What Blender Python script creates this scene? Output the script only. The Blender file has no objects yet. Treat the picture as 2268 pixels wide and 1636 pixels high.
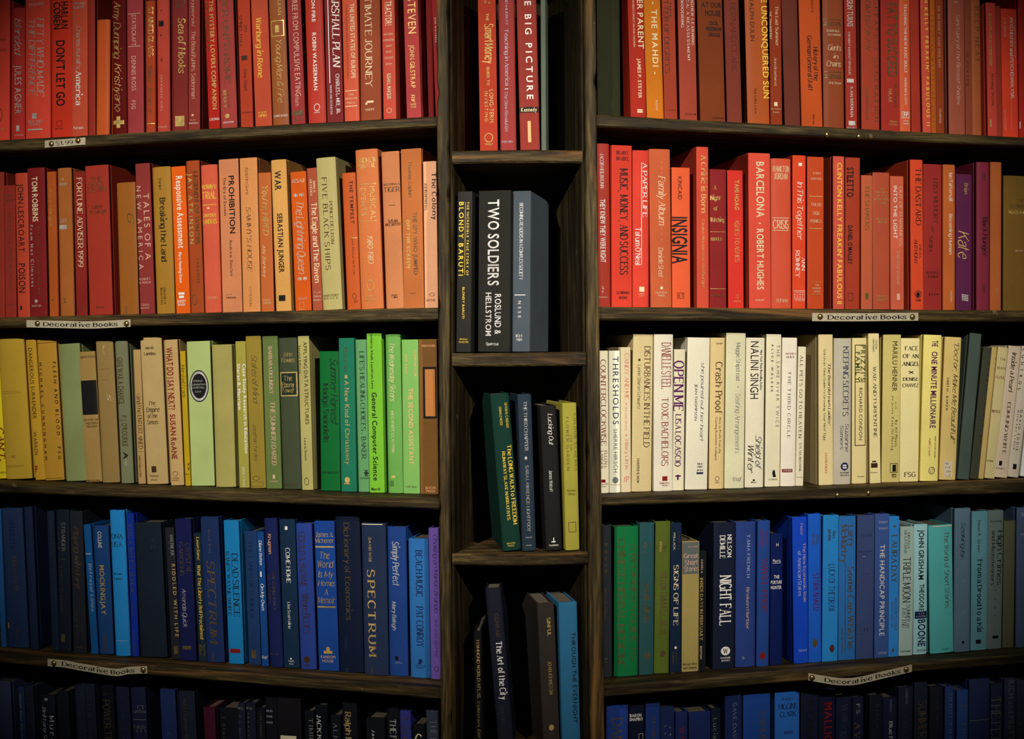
import bpy, math, random
from mathutils import Vector, Matrix
random.seed(7)
C = bpy.context.scene.collection
scene = bpy.context.scene
PI = math.pi
W, H = 2268, 1636
FPX = 2432.0                                   # focal length in pixels
CAM_Z = 1.45
PITCH = math.atan(42 / FPX)

# ------------------------------------------------------------ camera, light, exposure
cam = bpy.data.cameras.new('camera'); cam.sensor_width = 36.0; cam.lens = 36.0 * FPX / W
cam.clip_start = 0.05
camo = bpy.data.objects.new('camera', cam); C.objects.link(camo)
camo.location = (0, 0, CAM_Z); camo.rotation_euler = (PI / 2 - PITCH, 0, 0)
scene.camera = camo

world = bpy.data.worlds.new('dim_room'); scene.world = world; world.use_nodes = True
world.node_tree.nodes['Background'].inputs[0].default_value = (1.0, 0.86, 0.68, 1)
world.node_tree.nodes['Background'].inputs[1].default_value = 0.004

# two warm unseen spots, added to shape the falloff, in front of the shelves, one turned on each bay
for sx, power in ((-1, 1.03), (1, 1.0)):
    ld = bpy.data.lights.new('track_spot', 'SPOT'); ld.energy = 300 * power; ld.color = (1.0, 0.93, 0.82)  # added unseen spot, not a track lamp of the room
    ld.spot_size = 0.634; ld.spot_blend = 1.0; ld.shadow_soft_size = 0.035
    lo = bpy.data.objects.new('track_spot', ld); C.objects.link(lo); lo.location = (0.949 * sx, -0.501, 2.601)
    lo.rotation_euler = (Vector((0.383 * sx, 1.8, 1.555)) - lo.location).to_track_quat('-Z', 'Y').to_euler()

vs = scene.view_settings
vs.view_transform = 'Standard'; vs.look = 'None'; vs.gamma = 1.0; vs.use_curve_mapping = False
vs.exposure = 0.0

# ------------------------------------------------------------ pixel rays of the photograph
FWD = Vector((0, math.cos(PITCH), -math.sin(PITCH))); UPV = Vector((0, math.sin(PITCH), math.cos(PITCH)))
ORI = Vector((0, 0, CAM_Z))
def ray(u, v): return FWD + Vector(((u - W / 2) / FPX, 0, 0)) - UPV * ((v - H / 2) / FPX)
def project(p):
    d = p - ORI; z = d.dot(FWD)
    return W / 2 + FPX * d.x / z, H / 2 - FPX * d.dot(UPV) / z
class Plane:
    """a vertical shelf front: origin o, direction t along the shelf, n into the shelf"""
    def __init__(s, o, t):
        s.o = Vector(o); s.t = Vector(t).normalized(); s.n = Vector((-s.t.y, s.t.x, 0)); s.yaw = math.atan2(s.t.y, s.t.x)
    def hit(s, u, v, off=0.0):
        d = ray(u, v); k = ((s.o + s.n * off) - ORI).dot(s.n) / d.dot(s.n); p = ORI + d * k
        return (p - s.o).dot(s.t), p.z
    def at(s, t, z, off=0.0):
        p = s.o + s.t * t + s.n * off; return Vector((p.x, p.y, z))
def px(u, Y): return (u - W / 2) / FPX * Y
LEFT = Plane((px(966, 1.745), 1.745, 0), (px(966, 1.745) - px(0, 1.941), 1.745 - 1.941, 0))
RIGHT = Plane((px(1330, 1.745), 1.745, 0), (px(2268, 1.929) - px(1330, 1.745), 1.929 - 1.745, 0))
MIDY = 1.732
MID = Plane((0, MIDY, 0), (1, 0, 0))
PLANE = {'L': LEFT, 'R': RIGHT, 'N': MID}

# ------------------------------------------------------------ materials
def lin(h):
    r = []
    for q in h.split(','):
        c = int(q) / 255; r.append(c / 12.92 if c <= 0.04045 else ((c + 0.055) / 1.055) ** 2.4)
    return r
def new_mat(name):
    m = bpy.data.materials.new(name); m.use_nodes = True; nt = m.node_tree
    return m, nt, nt.nodes['Principled BSDF']
def N(nt, kind, **kw):
    n = nt.nodes.new(kind)
    for k, v in kw.items(): setattr(n, k, v)
    return n
def cloth_mat(name, scale, amp, rough, bump):
    m, nt, b = new_mat(name); L = nt.links.new
    oi = N(nt, 'ShaderNodeObjectInfo'); tc = N(nt, 'ShaderNodeTexCoord')
    n1 = N(nt, 'ShaderNodeTexNoise'); n1.inputs['Scale'].default_value = 14; n1.inputs['Detail'].default_value = 4
    n2 = N(nt, 'ShaderNodeTexNoise'); n2.inputs['Scale'].default_value = scale; n2.inputs['Detail'].default_value = 2
    addv = N(nt, 'ShaderNodeVectorMath'); addv.operation = 'ADD'
    L(tc.outputs['Object'], addv.inputs[0]); L(oi.outputs['Random'], addv.inputs[1])
    L(addv.outputs[0], n1.inputs['Vector']); L(addv.outputs[0], n2.inputs['Vector'])
    ad = N(nt, 'ShaderNodeMath'); ad.operation = 'ADD'; L(n1.outputs[0], ad.inputs[0]); L(n2.outputs[0], ad.inputs[1])
    mr = N(nt, 'ShaderNodeMapRange'); mr.inputs[1].default_value = 0.6; mr.inputs[2].default_value = 1.4
    mr.inputs[3].default_value = 1 - amp; mr.inputs[4].default_value = 1 + amp; L(ad.outputs[0], mr.inputs[0])
    mx = N(nt, 'ShaderNodeVectorMath'); mx.operation = 'SCALE'; L(oi.outputs['Color'], mx.inputs[0]); L(mr.outputs[0], mx.inputs['Scale'])
    L(mx.outputs[0], b.inputs['Base Color']); b.inputs['Roughness'].default_value = rough
    b.inputs['Specular IOR Level'].default_value = 0.10
    if bump:
        bp = N(nt, 'ShaderNodeBump'); bp.inputs['Strength'].default_value = bump; bp.inputs['Distance'].default_value = 0.0004
        L(n2.outputs[0], bp.inputs['Height']); L(bp.outputs[0], b.inputs['Normal'])
    return m
CLOTH = cloth_mat('book_cloth', 900, 0.16, 0.75, 0.35)
SMOOTH = cloth_mat('coated_board', 400, 0.08, 0.5, 0.08)
INK = cloth_mat('stamped_ink', 700, 0.10, 0.55, 0.0)
FOIL = cloth_mat('stamped_foil', 160, 0.5, 0.38, 0.0)
FOIL.node_tree.nodes['Principled BSDF'].inputs['Metallic'].default_value = 0.25
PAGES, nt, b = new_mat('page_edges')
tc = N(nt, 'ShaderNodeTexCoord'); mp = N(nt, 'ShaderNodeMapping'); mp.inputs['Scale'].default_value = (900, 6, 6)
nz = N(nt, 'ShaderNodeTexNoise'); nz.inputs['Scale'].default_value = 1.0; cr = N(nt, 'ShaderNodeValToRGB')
cr.color_ramp.elements[0].color = (0.055, 0.044, 0.030, 1); cr.color_ramp.elements[1].color = (0.13, 0.105, 0.07, 1)  # page tone kept dark, standing in for shade from the shelf above
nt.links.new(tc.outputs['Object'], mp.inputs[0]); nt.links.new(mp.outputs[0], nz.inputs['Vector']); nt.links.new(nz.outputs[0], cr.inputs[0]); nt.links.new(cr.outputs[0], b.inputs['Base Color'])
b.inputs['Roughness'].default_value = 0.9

def wood_mat(name, scale, warm, tone=1.0):
    """dark stained plank: long grain, rubbed olive highlights and orange bare patches"""
    m, nt, b = new_mat(name); L = nt.links.new
    tc = N(nt, 'ShaderNodeTexCoord'); mp = N(nt, 'ShaderNodeMapping'); mp.inputs['Scale'].default_value = scale
    L(tc.outputs['Object'], mp.inputs[0])
    g = N(nt, 'ShaderNodeTexNoise'); g.inputs['Scale'].default_value = 1.0; g.inputs['Detail'].default_value = 8; g.inputs['Distortion'].default_value = 0.6
    L(mp.outputs[0], g.inputs['Vector'])
    r1 = N(nt, 'ShaderNodeValToRGB'); e = r1.color_ramp.elements
    e[0].position = 0.36; e[0].color = (0.008, 0.0045, 0.002, 1); e[1].position = 0.66; e[1].color = (0.112, 0.078, 0.026, 1)
    x = e.new(0.50); x.color = (0.033, 0.022, 0.0075, 1)
    g2 = N(nt, 'ShaderNodeTexNoise'); g2.inputs['Scale'].default_value = 5.0; g2.inputs['Detail'].default_value = 6; L(mp.outputs[0], g2.inputs['Vector'])
    gm = N(nt, 'ShaderNodeMix'); gm.inputs[0].default_value = 0.42; L(g.outputs[0], gm.inputs[2]); L(g2.outputs[0], gm.inputs[3])
    L(gm.outputs[0], r1.inputs[0])
    p = N(nt, 'ShaderNodeTexNoise'); p.inputs['Scale'].default_value = 0.45; p.inputs['Detail'].default_value = 5; p.inputs['Distortion'].default_value = 1.2
    L(mp.outputs[0], p.inputs['Vector'])
    r2 = N(nt, 'ShaderNodeValToRGB'); r2.color_ramp.elements[0].position = 0.57; r2.color_ramp.elements[1].position = 0.70
    L(p.outputs[0], r2.inputs[0])
    mul = N(nt, 'ShaderNodeMath'); mul.operation = 'MULTIPLY'; mul.inputs[1].default_value = warm; L(r2.outputs[0], mul.inputs[0])
    mx = N(nt, 'ShaderNodeMix'); mx.data_type = 'RGBA'; L(mul.outputs[0], mx.inputs[0]); L(r1.outputs[0], mx.inputs[6]); mx.inputs[7].default_value = (0.26, 0.115, 0.030, 1)
    s = N(nt, 'ShaderNodeTexNoise'); s.inputs['Scale'].default_value = 34; s.inputs['Detail'].default_value = 3; L(tc.outputs['Object'], s.inputs['Vector'])
    r3 = N(nt, 'ShaderNodeValToRGB'); r3.color_ramp.elements[0].position = 0.70; r3.color_ramp.elements[1].position = 0.76; L(s.outputs[0], r3.inputs[0])
    mx2 = N(nt, 'ShaderNodeMix'); mx2.data_type = 'RGBA'; L(r3.outputs[0], mx2.inputs[0]); L(mx.outputs[2], mx2.inputs[6]); mx2.inputs[7].default_value = (0.15, 0.10, 0.045, 1)
    tn = N(nt, 'ShaderNodeVectorMath'); tn.operation = 'SCALE'; tn.inputs['Scale'].default_value = tone; L(mx2.outputs[2], tn.inputs[0])
    L(tn.outputs[0], b.inputs['Base Color']); b.inputs['Roughness'].default_value = 0.62; b.inputs['Specular IOR Level'].default_value = 0.16
    bp = N(nt, 'ShaderNodeBump'); bp.inputs['Strength'].default_value = 0.5; bp.inputs['Distance'].default_value = 0.0015
    L(gm.outputs[0], bp.inputs['Height']); L(bp.outputs[0], b.inputs['Normal'])
    return m
WOOD_H = wood_mat('stained_shelf_wood', (4, 55, 70), 0.55)
WOOD_V = wood_mat('stained_upright_wood', (60, 60, 3.5), 0.75)
WOOD_D = wood_mat('stained_back_board', (30, 30, 2.5), 0.1, 0.6)  # lowered tone puts the shade of the recess into the board colour
WOOD_L = wood_mat('dark_stained_lining', (60, 60, 3.5), 0.2, 0.5)  # upright wood again, its colour darkened to carry the niche walls' shade
def plain(name, col, rough=0.7, metal=0.0, spec=0.5):
    m, nt, b = new_mat(name)
    nz = N(nt, 'ShaderNodeTexNoise'); nz.inputs['Scale'].default_value = 40; cr = N(nt, 'ShaderNodeValToRGB')
    cr.color_ramp.elements[0].color = [c * 0.75 for c in col] + [1]; cr.color_ramp.elements[1].color = [min(1, c * 1.2) for c in col] + [1]
    tc = N(nt, 'ShaderNodeTexCoord'); nt.links.new(tc.outputs['Object'], nz.inputs['Vector'])
    nt.links.new(nz.outputs[0], cr.inputs[0]); nt.links.new(cr.outputs[0], b.inputs['Base Color'])
    b.inputs['Roughness'].default_value = rough; b.inputs['Metallic'].default_value = metal; b.inputs['Specular IOR Level'].default_value = spec
    return m
PAPER = plain('label_paper', (0.44, 0.385, 0.26), 0.7)
BRASS = plain('aged_brass', (0.34, 0.24, 0.10), 0.3, 0.85)
PLASTER = plain('dark_wall_paint', (0.05, 0.04, 0.035), 0.9)
FLOORM = plain('dark_floor_boards', (0.06, 0.04, 0.025), 0.7)

# ------------------------------------------------------------ mesh helpers
class MB:
    def __init__(s): s.v = []; s.f = []
    def add(s, v, f):
        k = len(s.v); s.v += [tuple(p) for p in v]; s.f += [[i + k for i in q] for q in f]
    def box(s, x0, x1, y0, y1, z0, z1):
        s.add([(x0, y0, z0), (x1, y0, z0), (x1, y1, z0), (x0, y1, z0), (x0, y0, z1), (x1, y0, z1), (x1, y1, z1), (x0, y1, z1)],
              [(0, 3, 2, 1), (4, 5, 6, 7), (0, 1, 5, 4), (1, 2, 6, 5), (2, 3, 7, 6), (3, 0, 4, 7)])
    def rings(s, rs, closed=True, caps=True):
        n = len(rs[0]); f = []
        for a in range(len(rs) - 1):
            for i in range(n if closed else n - 1):
                j = (i + 1) % n; f.append((a * n + i, a * n + j, (a + 1) * n + j, (a + 1) * n + i))
        if caps: f.append(tuple(reversed(range(n)))); f.append(tuple((len(rs) - 1) * n + i for i in range(n)))
        s.add([p for r in rs for p in r], f)
    def obj(s, name, mat, parent=None, col=None, smooth=False):
        me = bpy.data.meshes.new(name); me.from_pydata(s.v, [], s.f); me.materials.append(mat)
        if smooth: me.polygons.foreach_set('use_smooth', [True] * len(me.polygons))
        o = bpy.data.objects.new(name, me); C.objects.link(o); o.parent = parent
        if col: o.color = (*col[:3], 1)
        return o
def tag(o, label=None, cat=None, group=None, kind=None):
    for k, v in (('label', label), ('category', cat), ('group', group), ('kind', kind)):
        if v: o[k] = v
    return o
def thing(name, loc, rot=(0, 0, 0)):
    o = bpy.data.objects.new(name, None); C.objects.link(o); o.location = loc; o.rotation_euler = rot
    o.empty_display_size = 0.03; return o

def plank(ft0, ft1, fb0, fb1, depth, seg=48, jit=0.0009, bow=0.0):
    """a board: front-top and front-bottom edges as (x, y, z) at both ends, depth along +y; worn front arrises"""
    m = MB(); rs = []; ph = random.random() * 9
    for i in range(seg + 1):
        k = i / seg
        T = Vector(ft0).lerp(Vector(ft1), k); B = Vector(fb0).lerp(Vector(fb1), k)
        off = -bow * 4 * k * (1 - k)
        j = lambda q: jit * (math.sin(k * 23 * q + ph * q) * 0.5 + random.uniform(-1, 1) * 0.6)
        c = 0.0022
        nick = 0.003 if random.random() < 0.05 else 0
        rs.append([(T.x, T.y + off + c + abs(j(1)) + nick, T.z), (T.x, T.y + off + j(1.7) * .5, T.z - c - abs(j(2)) - nick),
                   (B.x, B.y + off + j(2.3) * .5, B.z + c + abs(j(1.3))), (B.x, B.y + off + c + abs(j(2.9)), B.z),
                   (B.x, B.y + depth, B.z), (T.x, T.y + depth, T.z)])
    m.rings(rs); return m

# ------------------------------------------------------------ lettering
SER = {  # pen skeletons: width; strokes as two-digit points (x, y); c = curve, o = closed curve, d = dot
'A':'6 0239 3962 1555','B':'5 0209 c0939573606 c0636543202','C':'6 c6849290704224263','D':'6 0209 c093967643202',
'E':'5 0209 0959 0646 0252','F':'5 0209 0959 0646','G':'6 c6849290704224263 6265 4575','H':'6 0209 6269 0666','I':'0 0209',
'J':'3 c39342203','K':'6 0209 0569 2762','L':'5 0209 0252','M':'7 0209 0933 3379 7972','N':'6 0209 0962 6269',
'O':'6 o2949676442220407','P':'5 0209 c093958563505','Q':'6 o2949676442220407 4370','R':'6 0209 c093958563505 2562',
'S':'5 c58391907164554421203','T':'6 0969 3239','U':'6 c090422426469','V':'6 0932 3269','W':'8 0922 2249 4962 6289',
'X':'6 0962 0269','Y':'6 0936 3669 3236','Z':'5 0959 5902 0252',
'a':'4 c0617374642 c45250403123243','b':'5 0209 c0527475653422204','c':'5 c5647270504224253','d':'5 5259 c5537170503123254',
'e':'5 0555 c5547270504224253','f':'3 c49291812 0737','g':'5 c5537170503123254 c5751402001','h':'5 0209 c0527475652','i':'0 0207 d09',
'j':'2 c27211000 d29','k':'4 0209 0447 1552','l':'0 0209','m':'8 0207 c0517374642 c4557778682','n':'5 0207 c0527475652',
'o':'5 o2737555432220405','p':'5 0007 c0527475653422204','q':'5 5057 c5537170503123254','r':'4 0207 c05273746','s':'4 c46371706153443321203',
't':'3 c1913223 0737','u':'5 c0704123254 5257','v':'4 0722 2247','w':'7 0722 2237 3752 5277','x':'4 0742 0247','y':'4 0723 c47231000','z':'4 0747 4702 0242',
'0':'5 o2939575432220407','1':'2 0729 2229','2':'5 c071939573602 0252','3':'5 c08294846 c4656432203','4':'5 4249 4904 0454','5':'5 5919 1916 c163654422203',
'6':'5 o2636555332220305 c04061939','7':'5 0959 5922','8':'5 o2949463625071819 o2646543422120405','9':'5 o2939585635250608 c57554322',
'.':'1 d02','-':'3 0535',"'":'1 0907','&':'6 c62173849290716 c1604224265','!':'1 0904 d02','?':'4 c08294746252423 d22','/':'3 0039','$':'5 c58391907164554421203 3031',
',':'1 0100',':':'1 d02 d06','(':'2 c29070322','~':'6 c0516346576',')':'2 c09272402','"':'2 0907 2927','*':'6 3933 0666 1353'}
def catmull(pts, closed, n=5):
    P = list(pts); out = []; m = len(P)
    for i in range(m if closed else m - 1):
        if closed: a, b, c, d = P[i - 1], P[i], P[(i + 1) % m], P[(i + 2) % m]
        else: a, b, c, d = P[max(i - 1, 0)], P[i], P[i + 1], P[min(i + 2, m - 1)]
        for k in range(n):
            t = k / n
            out.append(tuple(0.5 * ((2 * b[q]) + (c[q] - a[q]) * t + (2 * a[q] - 5 * b[q] + 4 * c[q] - d[q]) * t * t + (3 * b[q] - a[q] - 3 * c[q] + d[q]) * t ** 3) for q in (0, 1)))
    if not closed: out.append(P[-1])
    return out
def serif_glyph(ch, thick, thin, serif):
    """filled pen strokes: heavy verticals, fine horizontals, slab ends; cap height is 1"""
    spec = SER[ch].split(); w = int(spec[0]) / 7.0; vs, fs = [], []
    def quad(a, b, c, d): k = len(vs); vs.extend([a, b, c, d]); fs.append((k, k + 1, k + 2, k + 3))
    for st in spec[1:]:
        kind = st[0] if st[0] in 'cod' else ''; dg = st[1:] if kind else st
        pts = [(int(dg[i]) / 7.0, (int(dg[i + 1]) - 2) / 7.0) for i in range(0, len(dg) - 1, 2)]
        if kind == 'd':
            x, y = pts[0]; r = thick * 0.62; quad((x - r, y), (x + r, y), (x + r, y + 2 * r), (x - r, y + 2 * r)); continue
        raw = pts; closed = kind == 'o'
        if kind: pts = catmull(pts, closed)
        else: pts = [tuple(a[q] + (b[q] - a[q]) * i / 4 for q in (0, 1)) for a, b in zip(raw, raw[1:]) for i in range(4)] + [raw[-1]]
        n = len(pts); L, R = [], []
        for i, p in enumerate(pts):
            a = pts[i - 1] if (i or closed) else p; c = pts[(i + 1) % n] if (i < n - 1 or closed) else p
            dx, dy = c[0] - a[0], c[1] - a[1]; q = math.hypot(dx, dy) or 1; dx /= q; dy /= q
            hw = (thin + (thick - thin) * abs(dy) ** 1.3) / 2
            if not kind and dy > 0 and 0.15 < abs(dx) < 0.98 and serif and ch in 'AMNUVWXYvwxyKk': hw = thin / 2 * 1.25   # hairline diagonals
            L.append((p[0] - dy * hw, p[1] + dx * hw)); R.append((p[0] + dy * hw, p[1] - dx * hw))
        for i in range(n if closed else n - 1):
            j = (i + 1) % n; quad(L[i], R[i], R[j], L[j])
        if serif and not closed and ch.isalpha():
            for p, o in ((raw[0], raw[1]), (raw[-1], raw[-2])):
                if abs(p[1] - o[1]) > 0.42 and min(abs(p[1] - y) for y in (0, 1, 5 / 7, -2 / 7)) < 0.01:
                    if kind and abs(p[0] - o[0]) > 0.2: continue
                    if ch in 'AMNVW' and 0.2 < p[0] < w - 0.2 and len(spec) > 2: continue
                    up = -1 if p[1] > 0.3 else 1; e = thick * 0.5 + 0.085
                    l = e if not (ch.islower() and up < 0) else e; r = e if not (ch.islower() and up < 0) else thick * 0.3
                    quad((p[0] - l, p[1]), (p[0] + r, p[1]), (p[0] + r, p[1] + up * thin), (p[0] - l, p[1] + up * thin))
        if serif and not kind and ch in 'EFTLZz' and abs(raw[0][1] - raw[-1][1]) < 0.01 and abs(raw[0][1] - 4 / 7) > 0.05:
            y = raw[0][1]; s = -1 if y > 0.4 else 1
            for x in ((raw[-1][0],) if ch != 'T' else (raw[0][0], raw[-1][0])): quad((x - thin * .5, y), (x + thin * .5, y), (x + thin * .5, y + s * .2), (x - thin * .5, y + s * .2))
    return vs, fs, w + (thick * 1.0 if w < 0.2 else thick * 0.9) + (0.14 if serif else 0.10)
_tc = bpy.data.curves.new('glyph', 'FONT'); _to = bpy.data.objects.new('glyph', _tc)
def font_mesh(s, off):
    _tc.body = s; _tc.resolution_u = 3; _tc.offset = off; _tc.size = 1.0
    me = _to.to_mesh(); v = [tuple(p.co[:2]) for p in me.vertices]; f = [tuple(p.vertices) for p in me.polygons]; _to.to_mesh_clear(); return v, f
CACHE = {}
def sans_glyph(ch, bold):
    off = 0.016 if bold else 0.0
    v, f = font_mesh(ch, off); xs = [p[0] for p in v] or [0]
    cap = CACHE.get(('cap', bold))
    if cap is None:
        hv, _ = font_mesh('H', off); cap = max(p[1] for p in hv); CACHE[('cap', bold)] = cap
    x0, x1 = min(xs), max(xs)
    return [((x - x0) / cap, y / cap) for x, y in v], f, (x1 - x0) / cap + (0.20 if not bold else 0.15)
def glyph(font, ch):
    k = (font, ch)
    if k not in CACHE:
        if font in 'sb': CACHE[k] = sans_glyph(ch, font == 'b')
        else:
            th, tn, sf = {'t': (.165, .058, 1), 'T': (.23, .075, 1), 'i': (.125, .05, 1), 'I': (.20, .07, 1), 'c': (.12, .055, 0)}[font]
            CACHE[k] = serif_glyph(ch if ch in SER else '.', th, tn, sf)
    return CACHE[k]
def text_shape(s, font, track=0.0):
    """outline of a line of lettering: verts, faces, width; cap height 1"""
    x = 0; V, F = [], []; sh = {'i': .22, 'I': .22, 'c': .38}.get(font, 0)
    for ch in s:
        if ch == ' ': x += 0.38 + track; continue
        v, f, a = glyph(font, ch); mn = min(p[0] for p in v)
        k = len(V); V += [(x + p[0] - mn + sh * p[1], p[1]) for p in v]; F += [tuple(i + k for i in q) for q in f]; x += a + track
    if not V: return [], [], 1
    m0 = min(p[0] for p in V); m1 = max(p[0] for p in V)
    return [(p[0] - m0, p[1]) for p in V], F, max(m1 - m0, 0.05)

INKS = {'k': (.010, .010, .011), 'w': (.78, .75, .70), 'c': (.72, .58, .36), 'g': (.52, .36, .12), 'y': (.78, .52, .06), 'v': (.52, .50, .47),
        'p': (.62, .38, .28), 'd': (.050, .022, .012), 'b': (.012, .018, .075), 'r': (.20, .010, .012), 'u': (.085, .012, .085), 'n': (.115, .078, .034),
        'l': (.42, .46, .55), 'L': (.17, .18, .19), 'o': (.85, .42, .20), 'O': (.62, .24, .06), 'e': (.07, .10, .02), 'E': (.012, .025, .016), 'P': (.62, .16, .13),
        'C': (.70, .62, .44), 'G': (.10, .115, .11)}

# ------------------------------------------------------------ shelves: front edges read at both ends (u0, top, bottom, u1, top, bottom)
EDGE = {'L0': (0, -143, -118, 966, -227, -202), 'L1': (0, 310, 335, 966, 257, 281), 'L2': (0, 702.5, 725.5, 966, 681, 709),
        'L3': (0, 1069, 1090, 966, 1105, 1128), 'L4': (0, 1449, 1468, 966, 1523, 1548), 'L5': (0, 1832, 1853, 966, 1949, 1975),
        'R0': (1330, -228, -202, 2268, -146, -122), 'R1': (1330, 254, 281, 2268, 304, 324), 'R2': (1330, 679, 708, 2268, 687.5, 710.5),
        'R3': (1330, 1101.5, 1120, 2268, 1066, 1091), 'R4': (1337, 1519.5, 1544, 2268, 1449, 1469), 'R5': (1330, 1947, 1972, 2268, 1838, 1860),
        'N0': (1000, -150, -123, 1292, -152, -125), 'N1': (1000, 334.5, 363, 1292, 333, 361), 'N2': (1000, 782.5, 812, 1300, 779, 809.5),
        'N3': (1000, 1226.5, 1251, 1304, 1222, 1249), 'N4': (1008, 1671, 1700, 1306, 1667, 1696)}
SET = {'1': .03, '2': .03, '3': .045, '4': .042, '5': .045}
SHELF = {}
for k, (u0, a0, b0, u1, a1, b1) in EDGE.items():
    P = PLANE[k[0]]; t0, z0 = P.hit(u0, a0); t1, z1 = P.hit(u1, a1); _, y0 = P.hit(u0, b0); _, y1 = P.hit(u1, b1)
    SHELF[k] = (t0, z0, y0, t1, z1, y1)
def shelf_z(k, t):
    t0, z0, _, t1, z1, _ = SHELF[k]; return z0 + (z1 - z0) * (t - t0) / (t1 - t0)
def shelf_b(k, t):
    t0, _, z0, t1, _, z1 = SHELF[k]; return z0 + (z1 - z0) * (t - t0) / (t1 - t0)
BAY_D = 0.265
def side_case(side, label, t_far):
    P = PLANE[side]; root = thing('bookcase', P.at(0, 0), (0, 0, P.yaw)); tag(root, label, 'bookcase')
    a, b = (t_far, -0.012) if side == 'L' else (0.003, t_far)
    a0, b0 = a, b
    for k in sorted(EDGE):
        if k[0] != side: continue
        if side == 'R':                            # the shelf ends stop at the leaning post
            v = EDGE[k][1]; X = px(1319 + 20 * v / H, MIDY) + P.n.x * .014; a = (X - P.o.x) / P.t.x + .003
        else:
            v = EDGE[k][4]; X = px(966 + 10 * v / H, MIDY) + P.n.x * .014; b = (X - P.o.x) / P.t.x - .004
        plank((a, 0, shelf_z(k, a)), (b, 0, shelf_z(k, b)), (a, 0, shelf_b(k, a)), (b, 0, shelf_b(k, b)), BAY_D, 90).obj('shelf', WOOD_H, root)
    a, b = (a0, b0) if side == 'L' else (.02, b0)
    plank((a, 0, .07), (b, 0, .07), (a, 0, .045), (b, 0, .045), BAY_D, 40).obj('shelf', WOOD_H, root)
    m = MB(); m.box(a, b, BAY_D, BAY_D + .012, 0, 2.12); m.obj('back_panel', WOOD_D, root)
    m = MB()
    if side == 'L': m.box(a - .028, a, -.004, BAY_D + .012, 0, 2.12)
    else: m.box(b, b + .028, -.004, BAY_D + .012, 0, 2.12)
    m.obj('side_panel', WOOD_V, root)
    m = MB(); m.box(a, b, 0, .02, 0, .045); m.obj('plinth', WOOD_H, root)
    return root
side_case('L', 'dark wooden bookcase left of the narrow centre column, angled away, five colour-sorted shelves', -1.0)
side_case('R', 'dark wooden bookcase right of the narrow centre column, angled away, white books on third shelf', 1.17)

def upright(u_top, u_bot, wall_dir, w_px_top, w_px_bot, name, root, y0=MIDY, depth=0.262):
    """a rough post: its front face follows the photographed edges, its sides run back along wall_dir"""
    m = MB(); rs = []; n = 120; za, zb = 0.0, 2.12
    pt = MID.hit(u_top[0], 0); pb = MID.hit(u_bot[0], H); qt = MID.hit(u_top[1], 0); qb = MID.hit(u_bot[1], H)
    sk = wall_dir.x / wall_dir.y
    for i in range(n + 1):
        z = za + (zb - za) * i / n; f = (z - pb[1]) / (pt[1] - pb[1])
        x0 = pb[0] + (pt[0] - pb[0]) * f; x1 = qb[0] + (qt[0] - qb[0]) * f
        j = lambda s: (random.uniform(0, s) + (random.uniform(.001, .003) if random.random() < .05 else 0)) * (1 if name == 'upright' else .3)
        c = .002; a, b, d, e = j(.0005), j(.0005), j(.0008), j(.0008)
        yb = depth
        rs.append([(x0 + a, y0 + c + d - MIDY, z), (x0 + c + a, y0 - MIDY + e * .4, z), (x1 - c - b, y0 - MIDY + e * .4, z), (x1 - b, y0 + c + d - MIDY, z),
                   (x1 + sk * yb, y0 - MIDY + yb, z), (x0 + sk * yb, y0 - MIDY + yb, z)])
    m.rings(rs); return m.obj(name, WOOD_V if name == 'upright' else WOOD_L, root)
mid = thing('bookcase', (0, MIDY, 0)); tag(mid, 'narrow dark wooden column of niches with few books between the two wide bookcases', 'bookcase')
upright((966, 994), (976, 1000), LEFT.n, 0, 0, 'upright', mid)
upright((1293.5, 1319), (1305, 1339), RIGHT.n, 0, 0, 'upright', mid)
upright((995.5, 1002), (1001, 1009), LEFT.n, 0, 0, 'side_lining', mid, MIDY + .0025)
upright((1284, 1292), (1297, 1303.5), RIGHT.n, 0, 0, 'side_lining', mid, MIDY + .0025)
for k in ('N0', 'N1', 'N2', 'N3', 'N4'):
    t0, z0, y0, t1, z1, y1 = SHELF[k]; dz = 0.17
    g0, g1 = t0 + .001, t1 - .0015
    m = plank((g0, -.001, z0), (g1, -.001, z1), (g0, -.001, y0), (g1, -.001, y1), dz, 30, .0009, .006 if k != 'N3' else .012)
    q = []
    for (x, y, z) in m.v:                         # the niche narrows towards the back with its two walls
        s = max(y, 0); kx = (x - g0) / (g1 - g0)
        q.append((x + s * ((1 - kx) * LEFT.n.x / LEFT.n.y + kx * RIGHT.n.x / RIGHT.n.y) , y, z))
    m.v = q; m.obj('shelf', WOOD_H, mid)
m = MB(); m.box(-.056, .064, .171, .181, 0, 2.12); m.obj('back_panel', WOOD_D, mid)
m = MB(); m.box(-.088, .088, .004, .02, 0, .05); m.obj('plinth', WOOD_H, mid)

# the room round the shelves
m = MB(); m.box(-3, 3, 2.62, 2.7, 0, 2.9); tag(m.obj('wall_back', PLASTER), kind='structure')
m = MB(); m.box(-3, 3, -1.2, 2.62, -.05, 0); tag(m.obj('floor', FLOORM), kind='structure')

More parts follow.
